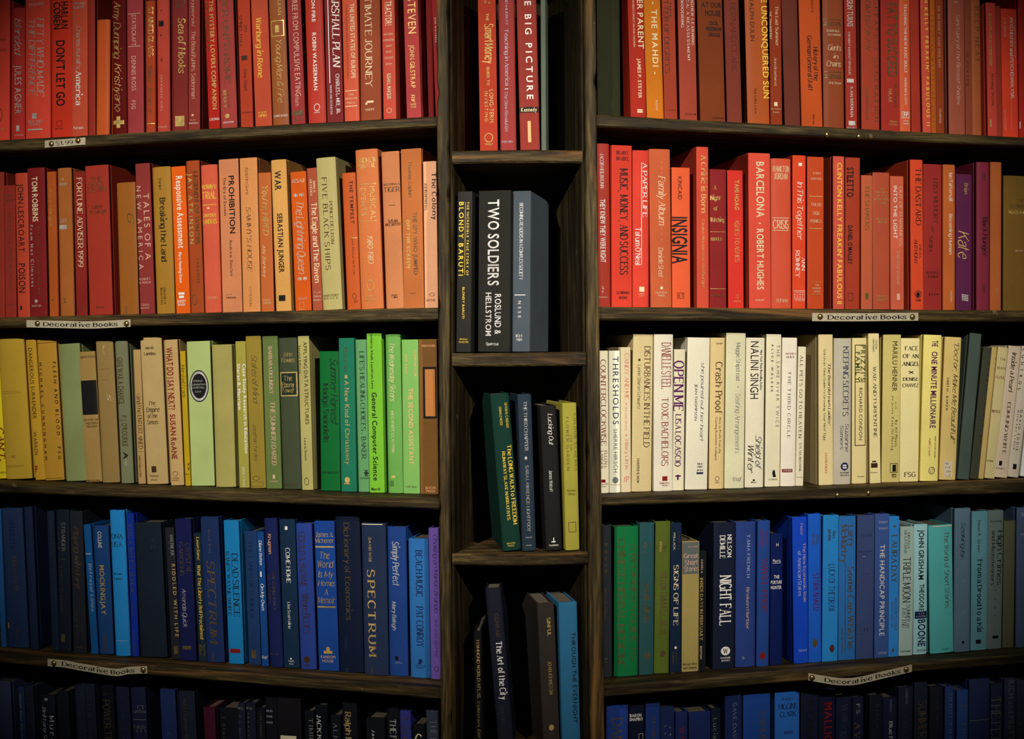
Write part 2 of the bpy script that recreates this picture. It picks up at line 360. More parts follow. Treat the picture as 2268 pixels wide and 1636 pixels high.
# ------------------------------------------------------------ books
FRAMES = {'A': (0, 0, 4.536), 'B': (480, 0, 4.536), 'C': (940, 0, 4.536), 'D': (1300, 0, 4.536), 'E': (1768, 0, 4.536),
          'F': (0, 320, 3.896), 'G': (480, 320, 3.896), 'H': (1300, 300, 3.896), 'I': (1768, 300, 3.896),
          'J': (0, 710, 3.896), 'K': (480, 710, 3.896), 'L': (1300, 700, 3.896), 'M': (1768, 700, 3.896),
          'N': (0, 1100, 3.896), 'O': (480, 1100, 3.896), 'P': (1300, 1100, 3.896), 'Q': (1768, 1080, 3.896),
          'R': (0, 1416, 4.536), 'S': (480, 1416, 4.536), 'T': (1300, 1416, 4.536), 'U': (1768, 1416, 4.536),
          'V': (940, 320, 3.1455), 'W': (940, 780, 3.1455), 'X': (940, 1200, 3.752)}
# one line per book: spine left edge at its top and bottom, spine width, top, cover colour; what it looks like; a word on it | lettering and stamped marks
DATA = r'''
@A L1
-60 -65 152 5 241,79,60;faded red;-|hs.g 1295 1312 -20 45 CLARION|hs.n 395 420 -10 60 of Death|hs.n 500 525 -20 65 Will Kill|e.n 1090 1230 -40 25
118 118 122 85 188,53,46;dark red;Islanded|c.v 190 570 150 215 Islanded|s.v 660 1150 150 215 JULES AGNER|r.v 1265 1325 165 195|hs.w 1358 1368 145 230 SCRIBNER
246 250 248 -150 215,71,52;brick red;DIFFERENCE|i.v 190 985 372 438 FIFTY WHO MADE|i.v 205 965 288 352 THE DIFFERENCE|hs.v 42 68 295 440 ESQUIRE|r.v 0 12 295 440|r.v 1145 1200 325 370|ht.v 1215 1240 280 430 VILLARD|ht.v 1245 1270 297 408 BOOKS|r.v 1302 1316 277 428
505 512 205 -150 197,51,30;bright red;GO|b.k 415 1070 565 650 DON'T LET GO|b.k 30 300 612 680 HARLAN|b.k 30 300 540 605 COBEN|q.k 1220 1275 570 622|hs.k 1290 1305 558 636 DUTTON
720 722 155 -150 192,77,53;dusty red;America|i.v 270 700 768 810 Charles Kuralt's|T.w 715 1065 765 818 America|ht.v 30 56 732 858 Charles|ht.v 66 94 738 845 Kuralt|ht.w 1276 1302 735 840 Putnam
882 890 66 -140 148,47,33;plain brick red;-
968 960 138 203 189,83,36;short plain orange;-
1106 1120 148 -150 90,13,13;deep maroon;-|c.g 20 600 1135 1205 Amy Dumping|c.g 640 1130 1145 1215 Kristiyano|r.g 1175 1290 1165 1205|r.g 1215 1255 1125 1245
1268 1280 160 -150 150,56,59;rose red;STATECRAFT|s.p 155 465 1322 1365 STATECRAFT|s.p 570 915 1322 1365 DENNIS ROSS|s.p 1015 1100 1322 1362 FSG|r.p 142 148 1285 1410|r.p 470 476 1285 1410
1460 1466 96 10 160,61,33;rust red;GLASS|t.g 75 570 1492 1540 STAINED GLASS|t.n 660 1150 1492 1530 William F. Buckley, Jr.|r.g 1241 1250 1475 1555
1560 1570 132 -150 173,64,51;warm red;-|r.k 215 270 1588 1640|s.p 760 1120 1608 1628 JAPANESE GIRL|s.d 100 620 1600 1625 T . A . M|hs.p 1270 1288 1570 1672 AVALON
1728 1735 155 -150 120,40,38;dark wine red;Hooks|I.g 190 745 1795 1862 Sea of Hooks|hT.n 16 42 1742 1870 LINDSAY|hT.n 54 82 1772 1852 HILL|r.g 1170 1275 1760 1858
1888 1890 118 -150 133,49,42;muted red;Beautiful|i.p 320 995 1922 1962 The Beautiful Mrs. Seidenman|i.p -110 270 1925 1955 Szczypiorski|r.p 1150 1170 1922 1945|hs.p 1205 1216 1908 1965 GROVE|hs.w 1236 1248 1885 1992 WEIDENFELD
2045 2098 112 -150 166,32,24;vivid red;MYSTERY|b.g 15 1105 2100 2142 THE MYSTERY LOVERS COMPANION|b.n 20 520 2062 2092 ART BOURGEAU|ht.w 1192 1216 2105 2200 CROWN
@B L1
-13 42 162 -150 152,60,55;dusty rose red;UNTO|t.n -260 850 45 100 RENDER UNTO ROME|b.g 915 1090 66 96 BERRY|s.n 925 1085 105 125 JASON|o.g 1150 1195 82 128|hs.w 1228 1246 65 170 CROWN
203 245 128 -150 167,59,36;tomato red;-|t.d 160 480 225 255 SPINEL HALL|ht.d 265 330 280 310 THE|t.d 700 920 275 305 Dane Smart|r.d 565 610 250 310|hs.d 1130 1145 260 365 CRITERION
326 380 175 -150 179,73,49;coral red;Rome|I.y 190 790 388 442 Warburg in Rome|hs.y 1155 1188 415 497 HMH|hs.y 1120 1148 412 495 ooo
515 565 160 -150 141,78,39;copper brown;Young Men|b.g -120 165 607 640 MACLEAN|q.g 215 375 545 672|r.g 265 335 585 625|c.g 415 1040 595 652 Young Men & Fire|hs.w 1160 1182 575 710 CHICAGO
692 757 134 -150 145,51,51;wine rose;COMPULSIVE|s.p -350 975 742 795 BREAKING FREE FROM COMPULSIVE EATING|t.p 985 1075 790 825 Roth|r.n 1120 1170 765 865|hs.n 1180 1200 785 858 Bobbs|hs.n 1204 1222 782 858 Merrill
875 920 176 -150 172,50,37;strong red;FIRE|b.w -180 230 946 980 GIRLS ON FIRE|b.w 340 915 960 998 ROBIN WASSERMAN|e.w 1050 1125 977 1036|hs.w 1132 1146 980 1035 HARPER
1070 1112 163 -150 118,38,39;dark brick red;PLAN|I.w -330 695 1145 1215 THE MARSHALL PLAN|T.w 755 1150 1196 1230 CHARLES L. MEE, JR.|t.w 860 1158 1138 1156 SIMON AND SCHUSTER|r.w -150 840 1108 1116
1254 1285 150 -150 192,80,52;bright coral orange;EUROPE|b.c 50 795 1340 1382 THE UNITED STATES OF EUROPE|t.f 50 800 1295 1315 The New Superpower and the End of American Supremacy|r.c 915 922 1290 1412|hs.c 946 966 1322 1375 THE|hs.c 988 1006 1292 1412 PENGUIN|hs.c 1032 1050 1310 1395 PRESS|r.c 1070 1078 1292 1414
1424 1440 208 -150 142,69,44;rusty brown;JOURNEY|t.c -160 885 1482 1550 ULTIMATE JOURNEY|r.c 1020 1040 1505 1575|r.c 1038 1058 1490 1512|ht.c 1098 1120 1492 1585 KNOPF
1655 1676 126 -150 180,64,47;bright tomato red;TRACTOR|b.c 20 262 1690 1755 TRACTOR!|hs.c 340 360 1682 1770 NEW FLORIDA|hs.c 400 420 1675 1780 COMMODITIES|hs.c 458 478 1702 1755 LED IN|hs.c 518 538 1700 1758 THE FAST|hs.c 578 598 1690 1772 FOOD GIANTS|hs.c 640 660 1698 1762 AND NOW|b.c 745 1000 1712 1750 SUSAN L. MARQUIS|e.c 1092 1142 1708 1762
1870 1912 178 -150 159,59,58;pinkish gold-lettered;-|s.g -20 345 1925 2022 STEVEN|s.g 460 890 1950 2008 JOHN GILSTRAP|I.g 955 1040 1970 2010 Rlf|hs.g 1045 1065 1960 2028 ROUND|hs.g 1072 1092 1962 2026 HOUSE
2080 2105 75 -120 118,30,30;dark red set back;-*.06,.14
2152 2200 62 -60 140,36,37;narrow dark red;-|s.w 185 430 2188 2202 BUN WAITRESS
@C N1
535 560 177 -150 165,55,35;bright red;INVESTING|b.g 145 215 618 645 THE|T.g 250 645 605 688 SmartMoney|b.g 680 865 625 652 GUIDE TO|s.g 910 1240 652 692 LONG-TERM|s.g 925 1230 604 636 INVESTING|e.g 1345 1440 603 690|hs.g 1448 1468 610 690 WILEY|s.g -90 50 640 660 LONG|s.g -70 45 598 620 RESEARCH
740 765 160 -150 142,48,44;dusty rose;Teaching|t.l 300 870 806 842 Teaching in America|r.l 895 905 806 842|i.l 930 1330 806 836 The Slow Revolution|t.l -220 265 808 832 GRANT AND MURRAY|ht.l 1423 1442 775 887 HARVARD
920 965 196 -150 136,43,33;deep red;PICTURE|b.w -170 1005 1000 1064 THE BIG PICTURE|r.k 1085 1140 946 1144|hb.c 1090 1130 970 1130 Kennedy|r.o 1225 1440 1036 1068
1166 1176 46 -150 90,100,86;thin grey;-*.012,.14,-4
@D R1
100 112 228 -150 42,44,26;wide dark olive;-*.05
400 445 158 -150 162,42,29;bright red;PARENT|b.c -420 485 492 548 THE OTHER PARENT|b.c 585 985 506 540 JAMES P. STEYER|s.c -300 470 446 464 THE INSIDE STORY OF THE MEDIA'S EFFECT ON OUR CHILDREN|r.c 1097 1112 505 560|r.c 1116 1132 505 560
566 607 172 -150 191,109,26;bright orange;MAHDI|b.c 15 745 642 700 - THE MAHDI -|hs.c 0 1 600 601 .|t.c 1005 1110 690 708 McGRAW
745 780 130 -150 151,60,39;muted red;DEGREES|t.d -200 735 762 808 A MATTER OF DEGREES|b.k -120 160 826 846 Gino Segre|hs.d 1100 1112 795 885 VIKING
905 937 172 -150 153,64,47;rosy red;LEARNING|t.w -40 450 1042 1066 HIGHER LEARNING|t.w -260 610 992 1016 IN AMERICA: A REASSESSMENT|t.w 0 275 942 966 WOODRING|ht.d 1135 1152 985 1095 McGraw-Hill
1105 1145 250 -150 117,54,24;thick brown;HOUSE|hb.k 20 70 1150 1350 AT OUR|hb.k 100 155 1185 1342 HOUSE|hb.k 212 246 1220 1318 CECIL|hb.k 265 306 1195 1347 FREEMAN|hb.k 325 362 1218 1335 GREGG|hs.d 1175 1192 1260 1380 LONGMANS
1375 1415 148 -150 119,53,41;worn reddish brown;-|t.f 20 720 1440 1490 BERNARD CLARE
1583 1620 220 -150 163,77,31;burnt orange;UNCONQUERED|b.y -150 985 1745 1806 THE UNCONQUERED SUN|s.d -20 410 1632 1674 RALPH DULIN|s.k 890 1140 1678 1698 MACMILLAN
1832 1848 118 -150 134,51,25;dark rust;Summer|t.c 60 460 1892 1920 The Last Summer|t.c 120 390 1834 1856 (of You and Me)|i.c 570 865 1880 1904 Ann Brashares|r.c 1025 1065 1880 1915|hs.c 1090 1100 1845 1950 DELACORTE|hs.c 1122 1133 1870 1932 BOOKS
1952 1992 158 -150 100,48,37;plain brownish red;-
@E R1
5 40 210 -150 181,76,31;orange red;General|T.k 355 910 88 130 German General Staff|T.k 465 805 150 192 History of the|t.d -60 120 125 145 GOERLITZ|t.k 1145 1250 145 162 Warsaw
248 263 205 -150 134,63,35;dull brick;Chains|hi.c 448 500 298 432 Giants|hi.c 542 582 348 402 in|hi.c 610 662 285 430 Chains|r.n 188 194 255 430|hb.n 202 240 262 425 oxoxox|r.n 246 252 258 430|ht.c 296 318 285 412 BARBARA|ht.c 335 356 295 430 DUNNE|r.n 716 722 265 440|hb.n 730 768 270 435 oxoxox|r.n 776 782 268 438|ht.c 820 842 300 430 Little, Brown
462 482 112 -150 153,48,37;narrow red;-|b.v -120 265 488 545 TOP GUN TURNS|b.v 315 750 500 520 THE HEAT AGAINST MIRACLES|r.v 790 828 488 556|b.v 870 1175 520 548 ILAN BERMAN|r.v 1215 1260 505 570|hs.v 1276 1290 492 580 REGNERY
628 640 178 -150 155,59,41;dusky red;GREATEST|t.n -260 1220 758 796 THE GREATEST GENERATION|t.n -60 510 672 718 TOM BROKAW|s.n 880 1200 680 700 RANDOM HOUSE
828 838 186 -150 155,45,35;crimson;SUCCEED|b.n 25 765 892 990 EAT TO SUCCEED|b.g 890 1020 905 940 HAAS|s.n 835 1070 960 985 DR. ROBERT|hi.g 1205 1228 918 1000 Rawson|hi.g 1236 1256 905 1000 Associates
1016 1028 106 -150 205,89,53;orange red slim;SKILLS|s.w 40 725 1060 1086 TEACHING THE NEW BASIC SKILLS|t.w 780 1055 1066 1086 MURNANE & LEVY|q.w 1120 1185 1042 1114|hb.w 1130 1175 1058 1100 FP|hs.w 1208 1222 1055 1108 FREE|hs.w 1236 1250 1055 1112 PRESS
1122 1142 94 -150 157,50,36;plain red;-
1216 1250 96 -150 197,79,59;rose red;FABULOUS|b.y -330 1265 1262 1302 CLINTON KELLY FREAKIN' FABULOUS II
1314 1334 60 -150 173,87,29;slim burnt orange;-|s.n 150 1280 1330 1350 TROUBLED WATERS OF GLORY
1376 1394 78 -150 141,59,29;slim dark rust;-|t.p 60 680 1400 1420 OF MEMORY AND DREAMS|t.p 1090 1240 1415 1435 Doubleday
1505 1520 160 -150 156,81,62;faded brownish red;-|i.p 140 1060 1585 1622 Sanctuary of the Blessed Shadow|hs.p 10 25 1565 1600 BE
1668 1688 64 -150 138,66,46;slim dark brown;-|t.d 520 860 1690 1708 IN HOWARD
1736 1756 94 -150 165,88,49;rusty brown plain;-|t.n 60 620 1775 1812 KEEP NEAT
1886 1910 92 25 199,72,59;slim ruby red;-|b.g 135 655 1912 1938 ELIZABETH ANN SCARBOROUGH|i.d 730 1060 1940 1960 Nothing Sacred|r.g 1200 1275 1925 1940
1982 2005 52 60 159,57,44;narrow dark red;-
2038 2060 162 85 233,72,47;vivid red;PSYCHOANALYSIS|T.w 175 985 2125 2156 PSYCHIATRY and PSYCHOANALYSIS|t.p 180 570 2170 2190 A Layman's Guide to|t.p 180 375 2062 2092 Eric Berne|t.p 1100 1310 2072 2088 Simon and Schuster|r.p 990 1300 2140 2143
2210 2226 85 -120 189,50,37;darkest red;-|r.v 1220 1290 2218 2232
@F L2
-32 -22 62 240 155,53,38;brownish red;-
32 45 96 355 153,49,39;dark brick;BOOKSHOP|t.n 590 1290 72 95 THE LITTLE PARIS BOOKSHOP|ht.n 436 455 48 110 NINA|ht.n 478 495 48 125 GEORGE|ht.n 1380 1392 55 125 CROWN
126 150 104 250 190,69,47;dull red;POISON|s.k 345 930 152 200 JOHN LESCROART|s.k 1030 1280 160 215 POISON|r.k 1395 1430 175 190
233 262 146 208 122,31,32;dark maroon;Climates|b.c 285 670 275 322 TOM ROBBINS|s.n 715 1300 318 344 Fierce Invalids Home|s.v 700 1230 260 285 From Hot Climates|o.v 1340 1370 300 325|hs.p 1388 1404 278 355 BANTAM
402 426 80 238 167,80,30;dark orange;-|c.g 385 720 425 452 Kate Hanger|r.n 1335 1352 448 460
483 512 124 208 160,92,41;copper tan;-|hs.v 295 315 525 545 II|hs.v 338 360 505 575 BIRD|hs.v 640 680 518 570 E A H|r.v 700 735 505 575|c.n 1320 1380 545 570 yk
637 660 94 237 130,36,30;deep red slim;ADVISER|t.c 290 1060 662 706 FORTUNE ADVISER 1999|hs.n 1400 1412 672 728 HENRY|hs.n 1424 1436 672 730 HOLT
734 775 198 190 155,51,37;wide brick red;CROWN|ht.n 290 326 780 876 THE|ht.n 332 370 765 892 GRASS|ht.n 380 420 755 918 CROWN|hi.n 530 560 790 880 Colleen|hi.n 572 604 768 915 McCullough|hi.n 1400 1420 830 900 Morrow
1003 1035 158 335 147,88,33;worn tan;-|r.n 1395 1480 1085 1092|c.n 600 700 1100 1150 G
1166 1213 124 170 134,50,47;rose brown;TALES|s.p 430 1000 1236 1284 TALES OF A|s.p 365 1080 1176 1214 NEW AMERICA|hs.p 1156 1175 1196 1300 ROBERT|hs.p 1186 1205 1198 1303 B. REICH|hi.p 1375 1398 1215 1290 Times|hs.p 1408 1422 1215 1290 BOOKS
1310 1350 154 200 160,117,41;mustard yellow;Breaking|T.k 465 1020 1378 1424 Breaking the Land|t.d 300 395 1370 1392 Daniel|t.d 1235 1385 1412 1430 University of|t.d 1240 1385 1386 1402 Illinois Press
1477 1522 120 195 220,93,18;vivid orange;Assessment|b.w 280 900 1518 1572 Responsive Assessment|b.w 935 1200 1542 1568 Mary Henning-Stout|r.w 1280 1300 1540 1592|r.w 1308 1330 1545 1588|hb.w 1345 1368 1530 1605 JOSSEY|hb.w 1375 1396 1540 1598 BASS
1602 1646 112 145 157,69,31;rust orange;-|b.g 255 860 1620 1655 JAY ATKINSON|b.n 240 870 1668 1702 LEGENDS OF WINTER|s.n 990 1200 1695 1715 PARADISE|e.n 1295 1390 1655 1700
1727 1766 146 182 203,89,64;coral orange;TRIAL|hT.y 350 388 1738 1865 McNally's|hT.y 415 475 1740 1868 TRIAL|r.y 525 530 1745 1870|r.o 545 565 1790 1812|hT.y 596 632 1748 1870 Lawrence|hT.y 652 690 1745 1875 SANDERS|ht.o 1316 1336 1795 1880 Putnam
@G L2
8 45 176 135 198,126,85;peach orange;PROHIBITION|b.k 280 775 98 146 PROHIBITION|s.k 290 620 50 74 The Era of Excess|s.k 830 1145 106 130 Andrew Sinclair|hs.k 1294 1304 75 125 Little|hb.k 1320 1334 75 165 THE BOOK
196 228 148 122 204,137,80;light orange;HOUSE|i.d 545 1105 256 292 SAMMY'S HOUSE|i.d 205 440 246 270 Kristin Gore|t.f 1230 1400 280 300 HYPERION
357 386 108 248 180,95,46;dark orange;HIRED|I.g 360 790 392 440 You're HIRED|c.c 870 1150 396 420 Ally Barkley|hi.c 1335 1352 400 460 Victory|hi.c 1360 1378 400 470 Editions
465 511 130 138 205,152,82;pale apricot;WAR|b.k 235 400 498 552 WAR|b.k 600 1110 522 566 SEBASTIAN JUNGER|r.k 1305 1355 535 592
632 680 136 242 195,83,20;saturated orange;Lightning|c.v 505 1125 682 746 The Lightning Queen|ht.v 306 336 650 755 RESAU|hb.v 430 480 660 752 **|hb.v 1150 1198 698 780 **|hs.p 1325 1345 705 785 SCHOLASTIC|q.p 1370 1430 715 755
777 830 84 208 159,75,53;brick orange;Raven|T.c 510 1200 818 862 The Eagle and The Raven|T.c 318 420 832 852 James A.|t.c 305 450 802 820 MICHENER|hs.c 1272 1286 838 895 Tom|hs.c 1305 1320 838 900 Doherty|hs.c 1338 1352 840 895 Books
853 915 166 122 170,159,102;pale straw;SHIPS|t.d 290 1090 906 946 FIVE BLACK SHIPS|t.d 500 870 972 996 PONCE DE LEON|ht.d 1300 1318 920 1050 HARCOURT|ht.d 1325 1340 925 1045 BRACE
1078 1126 114 250 181,81,34;deep orange;TEMPEST|b.d 320 690 1142 1172 THE TEMPEST|s.d 820 1130 1166 1182 Juan Manuel de Prada|r.g 810 816 1165 1210|e.d 1290 1340 1170 1205|hs.d 1350 1370 1180 1215 XI
1192 1246 190 52 191,107,59;tall light orange;MUSICAL|s.g 375 660 1320 1364 MUSICAL|s.g 385 620 1244 1284 EVENTS|ht.g 126 166 1205 1382 ANDREW|ht.g 176 214 1215 1362 PORTER|r.g 350 354 1230 1375|r.g 670 674 1240 1380|c.c 800 1040 1300 1345 1980-1983|e.g 1175 1275 1298 1360|hs.g 1310 1325 1280 1375 SUMMIT|hs.g 1338 1355 1285 1370 BOOKS
1417 1463 152 68 185,117,75;tall peach;TIGER|ht.k 376 415 1443 1582 TIGER|hs.k 343 360 1440 1580 BECOMING A|r.d 530 534 1485 1542|hT.k 655 680 1478 1562 SUSAN|hT.k 684 708 1455 1595 McCARTHY|ht.k 1297 1310 1508 1560 Harper|ht.k 1315 1330 1508 1565 Collins
1588 1616 174 45 171,98,52;tall burnt orange;JUMPED|b.n 590 1130 1692 1726 THE SPY WHO JUMPED|b.g 655 1070 1636 1664 OFF THE SCREEN|t.n 155 460 1652 1680 Thomas Caplan|hs.n 1285 1295 1665 1715 VIKING
1779 1796 112 150 224,163,123;pale salmon;Colony|T.k 250 655 1856 1892 The Colony|t.d 335 570 1790 1812 JOHN BOWERS|e.d 1283 1313 1835 1880|hs.d 1338 1355 1810 1886 DUTTON
@V N2
217 205 120 335 34,34,30;black slim;INCREDIBLE*.006,.14,-14|b.y 408 918 294 312 THE INCREDIBLE TRUE STORY OF|b.y 408 920 230 268 BLONDY BARUTI|r.y 410 915 280 283|b.y 1000 1218 258 276 BLONDY BARUTI|hs.y 1357 1368 235 300 SIMON &|hs.y 1376 1388 228 308 SCHUSTER
380 374 226 332 35,34,31;thick black;SOLDIERS*.006,.14,-14|b.v 395 990 448 526 TWO SOLDIERS|b.v 1050 1330 496 540 ROSLUND &|b.v 1040 1340 430 470 HELLSTROM|ht.w 1386 1405 432 522 Quercus
618 610 125 332 69,78,87;slate grey;READERS*.006,.14,-14|t.w 415 950 666 690 BECOMING READERS IN A COMPLEX SOCIETY|r.w 1052 1057 628 706|s.w 1097 1212 655 675 N S S E|ht.w 1330 1348 638 682 83:1|ht.w 1358 1374 642 682 1984
@W N3
460 550 128 300 14,47,39;dark green leaning;FREEDOM*.006,.128,9|T.y 660 1215 576 604 The LONG WALK to FREEDOM|T.y 700 1180 540 560 RUNAWAY SLAVE NARRATIVES|t.y 365 540 558 574 DEVON W. CARBADO|t.y 390 520 518 534 DONALD WEISE|hs.y 1336 1347 575 632 BEACON|hs.y 1354 1364 582 626 PRESS
650 685 95 300 35,47,59;dark slate blue;CHAPTER*.006,.132,9|t.v 350 695 690 712 THE THIRD CHAPTER|t.v 795 1255 704 724 SARA LAWRENCE-LIGHTFOOT|o.v 732 755 698 716|hs.v 1292 1302 705 750 SARAH|r.v 1350 1354 708 748
808 852 112 380 28,25,25;black;Lucking*.006,.132,10|i.w 435 655 860 890 Lucking Out|i.w 830 980 868 890 James Wolcott|r.w 1300 1335 898 904|r.w 1325 1332 885 915|ht.w 1346 1358 870 935 Doubleday
962 986 128 360 148,142,55;olive yellow;GARDEN*.006,.128,11.8|t.n 435 835 1062 1086 COLOUR SCHEMES|t.n 455 830 990 1014 FLOWER GARDEN|t.n 585 695 1030 1044 FOR THE|hi.n 962 976 995 1080 Penelope|hi.n 985 1000 1005 1075 Hobhouse|q.n 1190 1260 1010 1080
@X N4
408 /.02 62 750 14,15,18;thin black;ATLAS*.006,.14,-4|t.g 820 1300 432 456 HAMMOND WORLD ATLAS|i.g 1330 1700 440 460 Collectors Edition
505 /.085 126 400 27,29,42;dark navy leaning;City*.006,.14,-2|T.w 840 1320 594 642 The Art of the City|s.n 605 800 580 612 CONRAD|t.f 1365 1540 630 660 OXFORD
938 /.045 138 520 47,41,38;dark brown;SINFUL*.006,.13,11|T.g 640 795 1018 1046 SINFUL|t.g 1005 1280 1028 1056 JOAN JOHNSTON|o.g 1530 1580 1034 1078|hs.n 1595 1612 1035 1075 DELL
1117 /.027 180 515 42,102,140;steel blue;EVERNIGHT*.006,.128,11.8|s.k 765 1520 1236 1276 THROUGH THE EVERNIGHT
@H R2
88 103 104 68 168,53,40;dusty red;RIGHT|t.w 155 455 112 142 JACOB HEILBRUNN|b.w 550 1095 112 156 THEY KNEW THEY WERE RIGHT|s.c 1300 1360 130 148 dz|hs.c 1390 1402 105 180 DOUBLEDAY
212 214 174 82 191,55,39;bright red;MUSIC|T.k 280 1200 285 350 MUSIC, MONEY, AND SUCCESS|hT.k 132 162 250 362 BRABEC|hT.k 182 212 250 362 BRABEC|hT.k 1345 1366 255 365 SCHIRMER|hT.k 1388 1410 275 347 BOOKS
396 396 142 126 199,60,45;bright pinkish red;PAPER|t.w 230 700 482 520 A PAPER LIFE|t.w 795 1120 420 462 Tatum O'Neal|r.w 230 1115 469 473|r.c 1305 1348 450 495|hs.c 1362 1372 448 495 HARPER|hs.c 1380 1390 452 492 ENT
537 553 180 115 179,85,51;terracotta;Family|i.c 345 775 615 672 Family Album|i.c 965 1220 615 655 Danielle Steel|c.c 220 335 635 650 ~~~|c.c 790 910 635 650 ~~~|o.c 1302 1330 630 655|hs.c 1350 1364 590 690 DELACORTE|hs.c 1376 1390 612 668 PRESS
732 738 154 275 214,88,51;neon orange red;INSIGNIA|b.k 702 1105 735 864 INSIGNIA|s.k 355 552 785 817 KINCAID|q.k 1355 1408 778 836|hs.k 1365 1398 788 830 K T
944 950 104 97 193,71,51;slim tall red;Critic|T.g 165 670 985 1026 A Critic is Born|t.g 725 1320 992 1016 Louise Nusson das Hamburger
1058 1060 144 290 128,33,34;dark crimson;Watching|hT.g 430 466 1090 1115 A|hT.g 520 556 1062 1150 Night|hT.g 612 646 1090 1125 of|hT.g 708 744 1062 1182 Watching|r.g 828 832 1060 1198|hT.g 880 906 1062 1165 ARNOLD|r.g 1320 1324 1060 1198|ht.n 1374 1390 1062 1182 SCRIBNERS
1211 1221 132 300 202,50,39;cherry red;ASHES|b.g 385 640 1272 1310 TAMI HOAG|t.g 725 1090 1274 1312 ASHES TO ASHES|e.g 1370 1405 1285 1310|hs.g 1425 1438 1265 1330 BANTAM
1392 1402 186 150 207,75,57;wide tall red;BARCELONA|b.c 225 705 1460 1526 BARCELONA|b.c 805 1330 1465 1522 ROBERT HUGHES|r.c 750 762 1482 1498|ht.c 1414 1430 1455 1532 KNOPF
1590 1596 172 197 201,79,54;warm red;CRISIS|hT.c 262 312 1605 1745 HAMILTON|hT.c 325 375 1616 1730 JORDAN|hT.c 730 800 1606 1740 CRISIS|r.c 708 713 1605 1742|r.c 815 820 1605 1742|ht.c 1410 1440 1634 1732 PUTNAM
1775 1773 112 170 214,71,38;slim orange red;Together|i.w 395 900 1816 1862 In This Together|t.w 1050 1165 1852 1882 ANN|t.w 990 1225 1800 1836 ROMNEY|r.w 235 262 1825 1855|r.w 1338 1341 1786 1885|hs.w 1348 1360 1788 1882 THOMAS|hs.w 1368 1380 1788 1882 DUNNE|hs.w 1388 1400 1788 1882 BOOKS|r.w 1408 1411 1788 1882|hs.w 1418 1428 1795 1880 ST. MARTIN'S
@I R2
79 79 140 182 187,69,31;orange brick;-|ht.c 315 332 126 196 SARA|ht.c 363 380 105 202 SHEPARD|r.g 520 526 95 205|ht.c 582 608 108 200 THE OX|ht.c 655 684 125 180 FROM|ht.c 724 750 105 200 FONICA|r.g 798 804 95 205|r.g 1262 1265 108 200|hs.c 1285 1298 140 175 THE|hs.c 1312 1324 120 190 RANDOM|hs.c 1340 1352 130 185 HOUSE|r.g 1368 1371 108 200
302 302 99 178 197,81,62;slim rose red;FABULOUS|b.y 235 1455 338 380 CLINTON KELLY FREAKIN' FABULOUS II
404 400 138 188 159,57,36;dark brick red;STILETTO|b.k 275 530 416 476 STILETTO|b.k 775 1110 425 465 DANIEL O'MALLEY|q.k 1360 1425 425 472
542 540 100 342 181,88,58;dusty terracotta;SHAKERS|t.e 435 815 576 610 THE SHAKERS|o.e 1358 1405 575 605|r.e 1400 1415 580 602
645 648 142 318 170,76,51;clay red;-|ht.g 455 470 700 740 THE|ht.g 482 498 665 775 HISTORY|ht.g 512 526 675 770 OF THE|ht.g 540 558 655 782 LEGISLATIVE|ht.g 572 590 690 760 GAME|ht.g 712 726 675 765 GEORGE|ht.g 740 754 685 760 BRYAN|ht.g 1382 1398 675 770 SPORTS|ht.g 1412 1428 675 770 BOOKS
794 798 114 350 193,90,64;salmon red;LIGHT|s.w 435 890 820 850 INTO THE LIGHT|t.p 440 950 868 896 OUT OF DARKNESS|i.p 985 1290 850 872 Andrei Synavskaia|r.p 1365 1420 850 875
966 974 106 208 205,71,40;deep orange red;DASTARD|t.k 280 775 1012 1056 THE DASTARD|t.d 940 1060 1040 1060 PIERS|t.k 895 1110 1000 1026 ANTHONY|e.k 1338 1402 1004 1062|o.k 1352 1395 1018 1048|hT.k 1412 1432 1010 1058 TOR
1082 1081 160 245 148,43,39;deep wine red;MEMORY|t.d 365 760 1170 1206 LOST MEMORY|i.d 780 840 1150 1175 of|t.d 865 1000 1130 1160 SKIN|ht.d 1172 1192 1105 1220 RUSSELL|ht.d 1208 1226 1118 1210 BANKS|hb.k 1356 1376 1128 1210 ecco
1250 1250 104 250 181,94,43;tawny orange;Human|t.w 320 565 1300 1328 Ian Tattersall|t.w 675 1025 1300 1326 Becoming Human|t.c 1340 1440 1310 1325 HARCOURT
1364 1362 134 332 88,33,70;plum purple;-|c.g 820 1065 1382 1470 Kate|I.g 405 505 1432 1462 Brian|s.n 395 500 1390 1405 DOYLE|I.v 1365 1430 1410 1465 llll
1545 1545 108 228 122,40,59;dark burgundy;Hunger|T.k 700 1045 1592 1632 Black Hunger|t.d 320 390 1598 1615 SMITH|t.d 1285 1360 1595 1610 CROWN
1666 1662 95 228 168,91,46;plain rusty tan;-|s.g 390 480 1715 1730 : .|s.g 515 550 1718 1732 ~|s.g 1320 1360 1705 1725 ~
1780 1776 210 345 112,84,34;short brown;-|ht.n 548 572 1900 1945 THE|ht.n 595 622 1826 1985 CELEBRATED|hb.g 646 675 1814 1980 MADAME|ht.p 985 1000 1870 1940 BISHOP
@J L3
-110 -50 100 380 233,211,39;sharp yellow;-|I.r 925 1215 -18 30 CAN'T.|hs.k 1305 1325 -30 45 DOWN
-24 52 218 132 188,155,51;wide mustard;-|r.f 615 618 20 180|r.f 630 633 20 180|r.f 1252 1255 55 205|r.f 1262 1265 55 205|t.f 1165 1190 95 130 W
216 301 88 168 193,150,44;golden yellow;SURRENDER|s.d 240 850 243 275 DANGEROUS SURRENDER|s.n 960 1160 288 316 WARREN|hb.r 1255 1308 303 325 F
